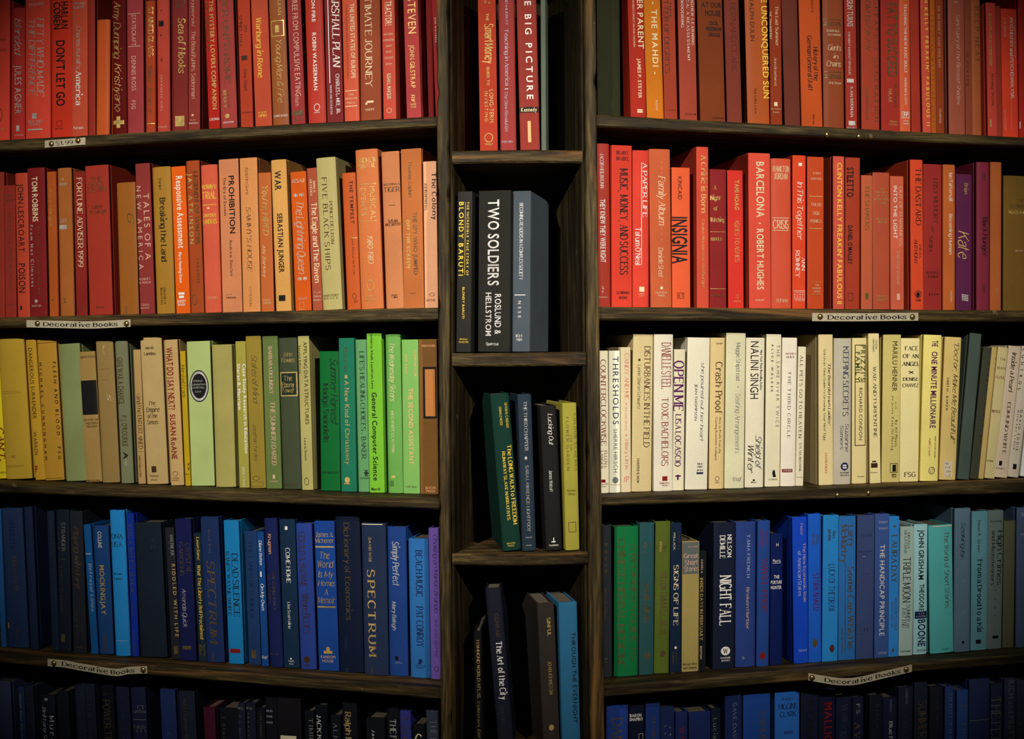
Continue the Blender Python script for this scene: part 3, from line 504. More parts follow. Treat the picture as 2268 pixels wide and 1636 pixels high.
312 386 164 168 180,136,47;dark mustard;FLESH|s.k 365 1200 452 478 FLESH AND BLOOD   FSG|s.k 365 1200 334 356 MICHAEL CUNNINGHAM|r.k 196 199 315 490|r.k 1362 1365 385 545
502 567 176 205 128,139,89;sage green plain;-
679 743 138 272 158,129,73;short tan;WESTERN|r.k 520 815 692 830|hs.d 308 328 695 822 BRINTON|hs.d 850 868 716 845 THE STORY OF|hs.d 880 898 738 842 WESTERN|hs.d 908 925 742 840 THOUGHT|hs.d 1375 1390 750 872 PRENTICE-HALL
818 882 148 140 144,119,70;faded tan;-|r.f 420 424 870 940|r.f 515 518 880 940|c.c 640 700 925 955 S|c.c 210 300 880 910 ~
986 1042 106 168 116,120,90;grey green;CHANCE|b.n 320 720 1008 1056 GIVE WAR A CHANCE|b.n 820 1085 1046 1092 P.J. O'ROURKE|b.k 1135 1195 1065 1105 A|s.v 1200 1260 1075 1095 MP
1146 1192 62 252 178,146,93;narrow buff;ENTERTAINED|t.d 650 1110 1180 1214 and the ENTERTAINED|r.d 632 635 1178 1206|r.d 1130 1133 1190 1240|t.d 1160 1350 1198 1212 JONATHAN LETHEM
1202 1264 182 138 185,159,106;wide cream buff;Empire|hI.d 698 730 1282 1342 The|hI.d 752 790 1258 1375 Empire|hI.d 808 842 1272 1356 of the|hI.d 862 895 1270 1366 Senses|hT.d 230 250 1250 1328 Alexis|hT.d 276 300 1242 1342 Landau|r.d 1258 1310 1308 1348|ht.n 1332 1348 1292 1370 Pantheon|ht.n 1365 1380 1305 1358 Books
1416 1476 110 168 192,160,106;peachy buff;NEXT|b.r 235 770 1432 1486 WHAT DO I SAY NEXT?|b.r 810 1195 1466 1512 SUSAN RoANE|e.r 1300 1345 1490 1534|hs.r 1355 1366 1488 1545 WARNER|hs.r 1372 1384 1490 1542 BOOKS
1551 1600 46 265 183,152,27;slim yellow;-|i.d 380 670 1566 1592 Marshall Frady|b.k 1225 1295 1620 1640 XX|hs.k 1318 1330 1600 1638 Simon
1602 1646 206 182 169,186,118;pale green;-|o.k 430 705 1622 1795|e.v 440 695 1630 1788|hs.v 515 530 1665 1745 RONALD|hs.v 546 562 1640 1772 CLEMENTINA|hs.v 572 588 1648 1765 CHURCHILL|hs.v 608 622 1680 1735 BOOK
1822 1860 170 210 160,153,87;khaki;-
@K L3
160 196 86 180 155,149,63;slim olive yellow;Education|b.w 375 1145 222 252 Case Study Research in Education|b.w 375 770 176 202 Sharan B. Merriam|t.w 1260 1435 222 240 JOSSEY-BASS
247 293 130 135 141,122,47;brownish gold;-|c.n 900 1215 315 345 Jonathan Yardley|c.n 300 720 300 345 States of Mind|e.n 1340 1380 310 370|q.n 1390 1430 300 400
393 431 132 135 95,113,61;moss green;SUMMER|I.p 705 1250 464 502 THE SUMMER I DARED|T.p 225 635 446 476 BARBARA DELINSKY|r.p 1330 1365 485 505|hs.p 1380 1394 460 530 SCRIBNER
528 570 158 150 60,69,49;dark olive;Tower|r.E 450 650 546 688|q.g 446 654 543 691|ht.g 478 520 578 650 The|ht.g 535 576 560 668 Ebony|ht.g 584 622 562 668 Tower|hi.g 275 310 570 652 John|hi.g 325 362 555 672 Fowles|ht.n 1404 1424 570 690 Little, Brown
697 735 96 135 165,158,97;light khaki;DATA|s.k 185 895 746 776 APPLYING DATA STRUCTURES|s.k 215 455 705 724 Second Edition|s.k 1015 1205 755 774 Lewis/Smith|e.d 1355 1420 755 795
886 900 166 265 13,95,43;emerald green;Harvest|c.k 330 900 980 1040 Summer Harvest|t.k 540 1050 918 962 Madge Swindells|hs.k 1300 1318 915 1050 DOUBLEDAY
1052 1076 132 152 27,108,81;teal green;Kind|s.g 520 1240 1102 1142 A New Kind of Christianity|s.n 235 440 1096 1126 McLaren|o.g 1348 1400 1105 1150|r.g 470 500 1105 1130|r.g 1400 1412 1100 1150
1192 1221 98 165 92,146,95;soft mint green;HEALING|t.k 265 1195 1232 1270 LIFE'S HEALING CHOICES . BAKER|b.k 1285 1345 1250 1305 *|hs.k 1352 1366 1240 1318 HOWARD
1292 1322 126 68 112,179,49;tall lime green;Computer|b.k 620 1380 1338 1380 General Computer Science|b.k 100 590 1326 1346 Carberry, Khalil, Leathrum, Levy|hb.k 1440 1465 1335 1408 Merrill
1453 1478 130 120 98,155,74;leaf green;Wednesday|c.c 200 700 1490 1535 The Wednesday Sisters|t.c 780 1135 1506 1530 MEG WAITE CLAYTON|o.g 1335 1358 1508 1545|r.f 1380 1430 1490 1530
1592 1608 144 165 116,168,86;light apple green;ASSISTANT|s.o 585 1240 1652 1690 THE SECOND ASSISTANT|s.o 255 485 1702 1722 CLARE NAYLOR|s.o 295 460 1622 1640 MIMI HARE|hs.d 1425 1440 1630 1722 VIKING
1738 1756 155 162 122,85,42;brown with orange panel;-|r.k 400 845 1778 1892|r.O 420 825 1796 1880|hb.o 210 228 1772 1885 DISCOVER|hb.o 1430 1452 1803 1890 BEACON|hb.o 1460 1478 1810 1885 PRESS
@L R3
108 118 75 300 241,233,202;narrow off-white;COUNTERCLOCKWISE|t.r 375 1115 119 160 COUNTERCLOCKWISE|t.r 1160 1310 150 172 ELLEN J.|t.r 1160 1320 121 140 LANGER|r.r 1412 1438 125 160|hs.r 1446 1456 122 182 BALLANTINE|hs.r 1466 1475 122 165 BOOKS
192 197 95 300 241,240,214;clean white;THRESHOLDS|s.b 350 935 222 270 THRESHOLDS|s.L 975 1350 230 262 SHERRE HIRSCH|o.L 1390 1445 220 270|hs.p 1452 1462 205 285 HARMONY
291 296 84 270 208,194,158;ivory;CANDY|t.P 320 720 326 358 CANDY AND ME|i.P 780 990 328 346 A Love Story|t.P 1065 1325 330 353 Hilary Liftin|o.P 750 765 332 346|o.P 1020 1035 332 346|hI.P 1385 1430 318 362 fP
403 387 174 160 198,181,132;dull cream;FIELD|t.d 260 1135 500 552 DISTURBANCES IN THE FIELD|i.d 420 805 440 468 Lynne Sharon Schwartz|r.d 370 390 445 462|T.d 1230 1445 434 452 HARPER & ROW
579 576 172 158 215,208,187;broad white;BACHELORS|t.r 705 1295 645 704 TOXIC BACHELORS|t.r 228 630 645 728 DANIELLE STEEL|r.r 1385 1425 650 696|hT.r 1435 1450 625 715 Delacorte|hT.r 1458 1470 648 700 Press
752 738 98 288 213,206,176;short white;OPEN ME|T.u 385 820 752 834 OPEN ME|T.u 845 1300 762 810 LISA LOCASCIO|r.u 1370 1415 775 790|r.u 1375 1388 760 808
872 848 190 188 218,213,190;wide smooth white;heart|i.b 405 1085 987 1015 she poured out her heart|s.b 590 905 932 954 JEAN THOMPSON|hT.b 1270 1286 952 998 blue|hT.b 1296 1312 950 1000 rider|hT.b 1324 1340 948 1002 press|r.b 1352 1368 945 1002
1070 1057 126 188 213,189,134;warm beige;Crash|T.n 395 845 1112 1168 Crash-Proof|s.d 875 1185 1140 1158 How to Profit from the|s.d 875 1245 1108 1126 Coming Economic Collapse|hT.d 232 244 1115 1170 SCRAPP|e.d 1385 1425 1105 1142|hs.d 1432 1444 1105 1142 WILEY
1205 1188 166 148 212,208,171;tall greenish white;Seating|i.L 670 1190 1284 1322 Seating Arrangements|t.L 230 560 1290 1324 Maggie Shipstead|o.k 608 618 1298 1306|hi.L 1392 1426 1255 1335 Knopf
1379 1366 160 188 226,219,192;broad ivory;Winter|s.k 220 715 1414 1482 NALINI SINGH|b.k 295 640 1496 1514 New York Times Bestselling Author|c.k 1035 1330 1455 1505 Shield of|c.k 1120 1360 1390 1440 Winter|r.k 1412 1426 1430 1448|hb.k 1432 1442 1415 1462 BERKLEY
1552 1536 128 158 230,222,190;tall off-white;RIVER|s.L 250 960 1638 1664 THE SAME RIVER TWICE|b.k 245 655 1592 1610 ALICE WALKER|o.k 1330 1385 1600 1625|r.k 1370 1392 1605 1630|hs.L 1406 1418 1568 1645 SCRIBNER
1690 1672 132 188 236,227,208;bright off-white;CIRCLE|t.b 480 1055 1736 1762 THE THIRD CIRCLE|ht.r 318 333 1708 1808 AMANDA|ht.r 346 362 1718 1798 QUICK|r.r 1322 1350 1684 1776|ht.w 1329 1343 1694 1768 PUTNAM
1823 1798 68 265 228,219,188;narrow cream white;HEAVEN|t.k 340 1055 1838 1864 ALL PETS GO TO HEAVEN|t.k 1095 1345 1832 1850 SYLVIA BROWNE|hs.L 1388 1396 1806 1862 FIRESIDE
@M R3
177 180 122 160 227,208,152;pale buff;Growing|I.k 415 945 256 278 The Beardstown Ladies'|t.k 285 1070 218 234 Stitch-in-Time Guide to Growing Your Next Egg|I.P 1180 1360 230 248 HYPERION
313 307 150 192 193,186,165;greyish white;SECRETS|t.b 260 865 388 435 KEEPING SECRETS|i.b 930 1175 406 436 Suzanne|i.b 945 1155 362 390 Somers|o.b 1265 1335 366 432|r.w 1285 1298 382 416|r.w 1305 1318 382 416|hs.b 1346 1360 358 438 WARNER|hs.b 1368 1382 365 438 BOOKS
470 467 128 190 232,215,153;straw coloured;FAMILY|b.e 250 560 542 582 PRIZZI'S|b.e 310 565 497 535 FAMILY|s.d 620 1070 527 555 RICHARD CONDON|q.d 248 1120 490 588|r.d 565 570 490 588|hs.d 1382 1392 510 570 PUTNAM
602 618 94 148 231,216,157;tall pale straw;TURPENTINE|t.k 435 1050 642 670 WAR AND TURPENTINE|t.d 210 290 665 680 Stefan|t.d 200 310 640 655 Hertmans|r.d 1270 1310 625 682|r.d 1250 1262 635 670|hs.d 1344 1356 618 680 Pantheon
735 720 152 160 212,197,121;dull khaki;Moving|s.k 220 650 814 856 MARILU HENNER|s.k 900 1130 836 856 By All Means|s.k 875 1160 806 824 Keep On Moving|s.d 740 800 836 848 with|s.d 690 845 808 822 Jim Jerome|q.k 1272 1355 792 856|r.k 1285 1345 812 842|hb.k 1365 1378 805 845 SIMON|hb.k 1383 1395 805 845 PULSE
893 880 164 192 241,228,164;creamy yellow;ANGEL|hT.k 262 296 920 1037 FACE|hT.k 330 362 904 1047 OF AN|hT.k 397 430 897 1053 ANGEL|hb.k 466 496 950 1003 x|hT.k 532 558 904 1041 DENISE|hT.k 584 612 900 1044 CHAVEZ|ht.k 1350 1388 914 1016 FSG
1086 1052 156 165 241,227,132;buttery yellow;MILLIONAIRE|b.u 310 970 1150 1200 ONE MINUTE MILLIONAIRE|b.u 215 265 1152 1205 THE|s.r 1040 1230 1175 1188 MARK VICTOR HANSEN|s.r 1060 1210 1125 1140 ROBERT G. ALLEN|e.u 1305 1370 1122 1178|e.u 1320 1355 1136 1164
1274 1222 155 185 219,193,119;tan;Beautiful|c.k 235 1105 1356 1400 "Doctor, Make Me Beautiful!"|T.k 535 825 1287 1305 SMITH . BAKER|r.C 1258 1395 1262 1340|hs.d 1270 1285 1275 1305 RD|hs.d 1302 1318 1275 1315 118|hs.d 1338 1354 1275 1325 .S56|hs.d 1370 1388 1275 1318 c.2
1476 1366 108 155 72,86,79;tall slate blue;-
1600 1482 72 272 66,68,56;charcoal;-|t.d 400 1100 1640 1655 RABBIT IN WINTER
1674 1556 44 272 200,174,108;slim tan;-|T.r 540 1050 1690 1710 JENNIFER HARTMANN|I.r 360 460 1698 1712 Her
1724 1606 88 275 216,202,145;sage cream;BEACH|ht.r 370 388 1740 1792 THE|ht.r 445 465 1714 1792 BEACH|ht.r 524 546 1705 1782 I LOVE|hT.r 818 840 1662 1745 BOYLE|ht.n 1250 1265 1620 1680 PUTNAM
1820 1696 108 268 220,201,175;pinkish grey;Pearl|I.k 320 665 1850 1885 Inside a Pearl|t.k 750 1200 1808 1836 EDMUND WHITE|r.k 1260 1300 1735 1760|hs.k 1320 1330 1710 1780 BLOOMSBURY
1940 1812 96 270 223,212,190;pale grey;CONTROL|s.k 290 650 1935 1960 CONTROL|s.k 820 1170 1915 1935 DAVID EDDIE|s.k 820 1160 1892 1905 WITH PAT LYNCH|r.k 1285 1330 1855 1885
2046 1918 96 285 241,241,241;dim grey;-
@N L4
-44 5 46 110 40,95,161;narrow dark blue;-
15 75 172 100 37,56,94;thick dark navy;INDIAN|t.f 200 450 78 118 HENRIETTA|t.n 510 830 105 142 INDIAN TRAIL|o.O 1085 1140 50 76|t.n 1150 1230 130 165 III
200 258 70 90 28,41,71;unlettered dark navy;-
398 446 68 125 23,35,57;very dark navy;-|t.f 200 500 430 450 NORTHERN
482 502 110 112 24,32,46;black blue;STRANGER|t.L 220 470 524 556 STRANGER|t.n 220 450 488 504 COMMON|r.n 535 539 490 565|t.n 600 990 515 532 Louise Erdmann|r.n 1180 1250 522 556
600 640 108 125 32,35,45;near black;-|c.n 260 790 635 680 Playing with Fire|s.n 1000 1120 650 670 rev|r.n 1294 1298 660 715
720 788 66 242 19,81,142;cerulean blue slim;Betrayal|i.l 575 990 768 796 Betrayal Lines|r.l 490 497 738 792|i.n 1130 1200 800 820 or
795 845 136 250 24,62,116;denim blue;-|b.g 590 1015 848 892 MOCKINGJAY|b.v 300 440 832 868 COLLINS|b.n 1190 1330 880 915 SCHOLASTIC
940 995 136 118 33,131,201;bright sky blue;DNA|ht.k 322 360 955 1070 DNA|ht.k 390 430 960 1062 USA|ht.k 655 672 980 1065 Bryan|ht.k 695 715 985 1065 Sykes|r.l 1240 1243 1000 1110
1085 1130 66 145 14,45,147;royal blue slim;YOGA|t.n 230 830 1102 1134 YOGA BITES BACK|t.n 910 1020 1130 1148 Atlas|t.n 1160 1350 1142 1160 Karen Algood
1152 1208 232 225 22,33,46;wide plain black navy;-|ht.f 360 390 1290 1340 A|ht.f 420 450 1300 1350 R
1420 1480 76 268 34,36,45;charcoal black;RIDDLED|b.g 580 1205 1482 1516 RIDDLED WITH LIFE|t.v 330 510 1468 1490 MARLENE ZUK|t.n 330 460 1448 1462 ZUK|r.n 1285 1355 1500 1535
1508 1560 136 192 20,26,74;indigo;CRYSTAL|t.n 400 660 1600 1636 CRYSTAL|t.n 390 680 1545 1576 GARDENS|c.v 790 1125 1570 1605 Amanda Quick|r.n 1285 1315 1575 1650
1662 1712 68 315 24,40,57;dark teal slim;Bell|I.y 345 545 1695 1716 Leon Sanz|I.y 590 1230 1702 1728 What The Liberty Bell Proclaimed|hb.n 1275 1365 1715 1770 IPS
1728 1785 152 175 25,45,91;dark denim blue;SPECTRUM|I.n 550 1280 1785 1848 SPECTRUM|b.n 285 485 1795 1812 David Wise|t.n 1345 1425 1828 1845 Wiley
@O L4
57 105 128 205 23,120,182;bright azure;SILENCE|t.k 485 1030 130 178 DEAD SILENCE|t.k 470 1025 80 106 RANDY WAYNE WHITE|r.k 500 700 122 124|r.r 1310 1345 115 202
237 276 104 298 26,54,98;faded slate blue;-|t.f 380 1050 270 300 THE LANDS OF SUMMER|r.n 1320 1390 298 340
345 390 58 305 19,66,130;slim cobalt;On My Own|I.w 375 590 364 386 Diane Rehm|I.w 750 980 380 405 On My Own|r.w 645 690 375 388|hi.w 1370 1395 385 440 Knopf
403 460 118 188 23,33,81;deep indigo;CONSCIENCE|t.o 320 495 445 472 Krugman|t.n 640 980 480 502 THE CONSCIENCE|t.n 675 940 440 460 OF A LIBERAL|ht.n 1350 1362 455 535 NORTON
529 572 142 195 19,43,69;dark petrol blue;COME HOME|t.w 440 740 588 626 COME HOME|t.w 905 1135 606 630 Lisa Scottoline|r.w 255 285 582 606|r.w 1388 1400 630 645|ht.w 1408 1422 615 668 St. Martin's|ht.w 1432 1444 622 660 Press
677 722 136 232 38,62,140;periwinkle blue;BLUES|t.d 305 775 705 760 GERALD A. BROWNE|t.d 830 1180 735 792 18mm BLUES|o.d 1375 1432 750 805|hs.d 1445 1458 755 800 ARBOR
840 884 172 210 22,63,139;strong blue;World|ht.g 306 346 855 1003 James A.|ht.g 358 396 850 1010 Michener|r.g 426 438 848 1012|hi.g 475 532 892 975 The|hi.g 552 608 870 1008 World|hi.g 640 692 872 1008 Is My|hi.g 722 766 872 1020 Home:|hi.g 795 842 928 962 A|hi.g 864 915 872 1024 Memoir|r.g 942 954 870 1025|o.g 1290 1330 945 978|r.g 1325 1350 925 1000|hs.p 1366 1390 900 1025 RANDOM|hs.p 1400 1424 915 1010 HOUSE
1017 1060 208 122 17,27,50;tall dark navy;-|t.n 220 1060 1095 1140 Dictionary of Economics|t.f 1200 1320 1110 1130 volume|s.f 1480 1510 1110 1140 II
1244 1273 208 228 31,44,73;thick grey blue;SPECTRUM|T.g 625 1380 1300 1362 SPECTRUM|b.g 350 560 1310 1332 DAVID WISE|r.C 228 240 1250 1430|t.n 1460 1535 1330 1350 Wiley
1468 1490 158 260 28,61,128;medium blue;Perfect|I.v 385 765 1515 1568 Simply Perfect|I.v 900 1150 1514 1546 Mary Balogh|o.k 1370 1408 1535 1570|hs.v 1420 1432 1545 1600 DELL
1650 1672 170 362 42,103,169;light sky blue;BEACH MUSIC|T.b 455 860 1716 1770 BEACH MUSIC|T.b 940 1295 1722 1778 PAT CONROY|o.b 1395 1432 1742 1775|r.b 1425 1440 1738 1760|hs.b 1446 1456 1715 1800 NAN TALESE|hs.b 1464 1474 1718 1795 DOUBLEDAY
1824 1846 86 270 112,85,173;lavender purple;Choking|c.k 325 1000 1868 1900 Choking on Marlon Brando|c.k 1045 1375 1882 1905 Antonia Quirke|e.k 1460 1505 1878 1915
@P R4
136 144 76 250 41,46,52;charcoal black;house|s.n 405 655 150 182 h o u s e|s.n 795 1055 150 168 Marianne Gilbert|s.n 1395 1435 150 175 H
242 237 206 262 16,103,56;wide bright green;HERBAL|t.n 365 1480 272 326 CHINESE HERBAL MEDICINE|t.n 410 1420 382 428 A BEGINNER'S GUIDE TO
457 451 124 228 36,74,78;muted teal;GNEISS|T.n 745 1090 486 540 AGENT GNEISS|T.n 400 490 488 512 Piers|o.n 1345 1400 495 540|r.n 1400 1408 500 535
597 582 130 218 79,93,33;olive green;CANVAS|T.n 640 1190 634 688 YELLOW TRIMMED CANVAS|I.g 385 480 628 650 Anthony|I.n 420 480 660 690 Piers|o.n 1330 1385 628 678
726 716 96 230 16,33,56;dark navy slim;SIGNS|t.c 590 1110 750 790 SIGNS OF LIFE|t.c 310 460 746 762 POLLACK|t.n 305 460 785 800 ROBERT|r.c 1295 1315 755 775|b.n 1340 1450 735 750 COMPANY|b.n 1345 1440 762 775 MIFFLIN
822 815 148 390 155,138,80;tan with grey top;Stories|r.G 390 670 822 966|ht.p 495 530 832 958 Great|ht.p 550 590 842 955 Short|ht.p 604 645 838 962 Stories|hs.p 428 440 870 962 SIX CENT|ht.k 1438 1456 822 952 Harcourt, Brace|ht.k 1470 1488 825 945 and Company
976 968 56 470 18,24,27;slim black;-|b.g 700 1240 975 1002 INSIDE DAYS IN FEBRUARY|b.p 540 660 985 1000 ANGELA|b.p 1290 1400 975 992 BOSTON
1098 1088 186 230 23,30,51;thick dark navy;NIGHT FALL|T.w 680 1115 1148 1245 NIGHT FALL|T.w 330 530 1212 1248 NELSON|T.w 335 535 1148 1192 DEMILLE|o.w 1300 1375 1155 1235|hT.k 1318 1358 1172 1218 W|hs.w 1388 1405 1150 1238 WARNER|hs.w 1412 1428 1160 1232 BOOKS
1290 1284 170 222 38,61,125;dusty blue;Broken|t.l 330 705 1382 1406 TANA FRENCH|t.p 785 1150 1375 1400 Broken Harbor|i.l 1380 1410 1340 1360 vik
1478 1465 106 210 34,67,137;medium blue;SWELL|t.r 540 1000 1508 1556 SWELL FOOP|t.r 275 440 1498 1520 ANTHONY|t.r 305 410 1535 1555 Piers|o.r 1345 1405 1490 1540
1590 1584 104 320 14,29,86;deep navy;HUNTER|hs.w 402 430 1634 1652 H|hs.w 540 568 1606 1670 Morris|r.w 574 577 1604 1672|hb.w 678 706 1613 1658 THE|hb.w 725 753 1583 1682 FORTUNE|hb.w 770 798 1586 1678 HUNTER
1775 1790 128 180 19,69,195;vivid cobalt;Economic|t.l 470 860 1820 1848 of American States|t.p 405 915 1864 1888 The New Economic Role|t.p 235 335 1842 1862 Foster|ht.l 1320 1340 1826 1896 Oxford
@Q R4
85 93 112 230 26,91,198;bright blue;STORK|T.u 740 1065 128 178 STORK NAKED|T.n 395 500 118 138 ANTHONY|T.n 410 490 155 178 Piers|o.n 1305 1380 122 164
215 205 134 240 39,131,204;bright sky blue;DRAW|t.b 660 1075 262 318 LUCK OF THE DRAW|T.d 355 465 255 280 ANTHONY|T.d 375 440 295 318 Piers|o.d 1360 1425 270 310|r.r 1380 1415 280 298
352 346 144 250 43,109,181;blue;Whistle|T.n 685 1395 430 478 Some Can Whistle|T.n 325 510 432 480 Larry|T.n 320 645 372 420 McMurtry|r.n 650 1410 404 409|t.n 1210 1430 370 385 SIMON AND SCHUSTER
512 497 154 242 59,74,119;greyish indigo;-|ht.f 405 425 540 640 STEVEN|ht.f 545 560 525 640 MILLHAUSER|r.l 594 598 560 580|ht.f 740 750 565 620 FIVE|ht.f 1210 1250 570 605 H|r.f 1265 1268 540 560
661 652 124 230 59,86,149;steel indigo;HANDICAP|s.w 495 1280 702 744 THE HANDICAP PRINCIPLE|hs.l 290 308 690 770 ZAHAVI|hs.l 345 362 690 772 ZAHAVI|hs.l 1420 1440 682 760 OXFORD
787 779 86 250 47,133,213;slim sky blue;DAY|T.n 405 825 806 852 LAURA DAY|s.n 950 1240 832 850 WELCOME TO YOUR|s.n 980 1210 802 818 CRISIS CENTER|o.n 325 345 822 840|o.n 1385 1420 808 825
885 869 118 340 166,189,184;pale grey;MOON|t.k 605 995 908 970 TRIPLE MOON|t.k 390 530 945 962 MELISSA|t.k 370 570 918 935 DE LA CRUZ|i.k 1010 1215 935 965 SUMMER on|i.k 1040 1210 900 928 EAST END|ht.k 1408 1422 884 966 PUTNAM
1006 996 114 320 160,209,216;light aqua;-|b.k 365 795 1042 1086 JOHN GRISHAM|b.k 835 1065 1046 1086 THEODORE|r.b 1070 1132 1008 1112|b.b 1140 1372 1034 1096 BOONE|hs.l 1082 1096 1040 1085 KID|hs.l 1106 1120 1020 1100 LAWYER|ht.e 1398 1416 1022 1098 DUTTON
1130 1145 205 330 83,176,177;wide teal;-|t.n 390 1050 1260 1300 The World of Short Stories|r.C 330 342 1160 1340|ht.f 1390 1410 1240 1300 Irwin
1356 1349 138 182 88,114,135;slate grey;-|c.k 300 615 1405 1440 Seeking by|c.l 660 1100 1415 1435 . ~ . ~|o.k 1325 1350 1410 1432
1500 1488 136 208 92,147,161;grey teal;Kill|T.k 620 1250 1548 1588 From a Drood to a Kill|s.k 280 555 1550 1574 Simon R. Green|r.k 1315 1350 1532 1576
1645 1626 134 200 99,115,115;stone grey;Crimes|t.k 370 845 1722 1766 High Crimes|t.k 370 845 1672 1698 and Misdemeanors|hs.k 285 300 1660 1760 COURIER|r.k 1280 1305 1675 1725|s.f 880 1110 1690 1712 E J G I
1782 1768 102 290 89,92,70;brownish green;-|r.n 1345 1358 1795 1808
1888 1878 120 175 72,91,123;dim slate blue;-|s.l 220 420 1918 1940 O . C
@R L5
-60 /.05 160 420 76,93,136;dim navy;-
180 /.05 56 480 53,74,125;slim dark navy;-|t.l 550 1000 192 214 Diane Blue Roses
245 /.05 84 470 49,57,84;blue black;-|t.d 520 1000 255 295 YOU ARE HERE
400 /.05 140 560 33,38,54;plain black;Murder|t.w 760 1180 498 538 Murder|i.w 675 1150 425 458 Brittany Shore|r.l 588 612 448 478
572 /.05 110 520 31,36,49;black;-|t.d 620 1000 585 615 HOUR
740 /.05 100 460 37,43,65;dim blue black;-|t.f 720 1000 785 815 ASTRAL|hs.f 540 560 760 830 RE
850 /.05 96 450 35,38,56;sooty navy;-|t.f 570 1000 880 910 Silence
1010 /.05 116 460 23,26,37;brownish black;-|t.n 600 1100 1035 1100 POWER TRIP|ht.n 540 560 1035 1085 OF
1165 /.05 126 475 28,35,63;ink blue;-|t.f 560 1000 1215 1240 O Ray
1310 /.05 146 480 30,37,66;dusky blue;-|ht.L 660 695 1380 1450 CT|ht.L 710 735 1335 1460 GREEN|r.L 800 806 1340 1465|ht.L 860 890 1340 1460 TALES|ht.L 900 930 1375 1465 III
1605 /.05 150 500 32,49,98;lighter denim blue;-|s.l 930 945 1690 1700 .
1792 /.05 158 525 28,36,53;grey navy;Heaven|t.n 580 1100 1840 1872 And Heaven Waits
2042 /.05 112 680 68,22,43;dark magenta;-
2200 /.03 250 690 16,21,32;broad black;-|t.n 775 1100 2240 2280 I Always
@S L5
188 /.03 90 640 29,34,53;charcoal navy slim;-|t.L 760 1100 205 225 E. L. Doctorow|hs.L 680 700 195 260 E
290 /.03 92 640 25,31,47;charcoal slim;-|t.L 740 1100 308 325 Innocents|hs.L 680 700 295 370 R
392 /.03 84 690 17,19,28;slim black;-|t.n 740 980 430 452 HALLMARK
486 /.03 112 590 17,19,28;matte black;-|hs.l 705 725 495 560 OLD|hs.l 760 780 500 560 OAK|hs.l 820 840 500 560 INN
604 /.03 236 590 25,22,28;wide brown black;-|r.C 960 1080 640 800
880 /.03 90 720 14,17,24;sooty black;-|t.L 790 1100 925 965 TIMING
988 /.03 116 660 14,18,26;glossy black;KNIFE|t.w 755 1150 1005 1045 JACK KNIFE
1140 /.03 100 765 20,23,31;short charcoal;-|t.L 835 1100 1170 1210 ALICE
1252 /.03 150 640 16,18,25;jet black gold lettered;-|T.g 720 1150 1288 1345 Ralph Flee
1500 /.03 184 785 17,20,26;low black;-|I.w 905 1100 1560 1585 James
1702 /.03 122 700 15,17,25;slim jet black;-|t.v 800 1150 1740 1800 THE FIRST
1830 /.03 112 720 46,49,122;violet blue;-|t.n 780 1150 1855 1910 LOND
1958 /.03 126 855 13,16,22;short black;-|hI.c 950 1080 1985 2060 C
2098 /.03 120 718 55,65,84;grey blue;-|t.L 805 1200 2145 2205 THE BOOK
@T R5
202 /.0 214 590 33,62,140;rich blue;-|t.n 790 1400 255 352 DANIELLE
430 /.0 152 670 14,18,42;dark navy;-|hb.w 752 782 435 545 BARON|hb.w 790 822 432 560 SHAPIRO|q.w 955 1080 520 565
592 /.0 142 650 26,51,113;dusk blue;-|t.n 775 1100 655 685 THE CONJURER
742 /.0 142 690 25,39,83;dull navy;-|s.l 870 1100 782 796 L L L L|s.l 890 1100 830 844 L N L N
896 /.0 120 740 27,40,89;dim blue;-|t.r 880 1100 935 980 WAR
1024 /.0 216 740 27,41,93;wide plain blue;-
1250 /.0 92 700 18,29,44;slim dark teal;-|t.L 790 1100 1270 1305 Luciano
1388 /.0 166 540 25,40,89;navy;-|t.L 640 1100 1465 1500 SAVE DAVIES
1572 /.0 270 520 31,70,148;broad blue;-|t.n 730 1100 1740 1800 SAMUEL
1888 /.0 252 515 40,102,188;bright sky blue;-|hs.k 595 620 1960 2080 MARY|ht.k 655 708 1925 2120 HIGGINS|ht.k 735 785 1940 2110 CLARK|ht.k 930 960 1980 2080 WHERE
@U R5
25 /-.008 180 470 24,32,55;dull blue black;-|b.k 620 1100 90 155 FLY AWAY
215 /-.008 158 470 25,26,53;inky indigo;-|b.r 640 1100 265 340 MALLICE
388 /-.008 158 590 26,31,55;inky navy;-|t.f 650 1000 440 500 Walking
552 /-.008 112 590 26,29,56;deep ink blue;-|T.n 830 1100 565 620 AVA|s.L 650 750 580 620 FS
722 /-.008 132 570 25,30,44;sooty slate;-|t.f 650 900 780 810 RIVER
862 /-.008 140 595 28,35,61;dark ink blue;-|T.v 825 1150 915 950 Blue Frost|s.L 610 730 920 940 THOMAS
1012 /-.008 148 490 31,37,57;dim ink navy;-|s.L 500 650 1075 1100 LANGDON|t.f 760 950 1060 1090 VAULT
1172 /-.008 130 440 35,41,58;blue charcoal;-|t.n 620 1000 1210 1290 SUMMER
1330 /-.008 130 480 32,35,47;brown charcoal;-|t.n 500 900 1390 1410 Harbour Lights
1482 /-.008 84 480 45,72,135;slim dusk blue;-|t.L 550 1000 1520 1550 INNOCENT
1604 /-.008 112 520 49,86,157;short dusk blue;-|ht.L 660 680 1630 1715 BELLE|t.L 850 1100 1655 1690 Lucky
1728 /-.008 204 410 47,59,105;thick blue black;-|r.L 815 822 1730 1920
1942 /-.008 112 450 50,58,87;sooty blue black;-|t.L 580 1100 1940 2030 THE FETE
2080 /-.008 112 400 64,74,110;dark slate navy;PRETTY|b.L 415 1080 2112 2170 RICH and PRETTY
2204 /-.008 110 420 69,76,106;farthest black;-|s.L 830 1080 2215 2240 WEBS
'''
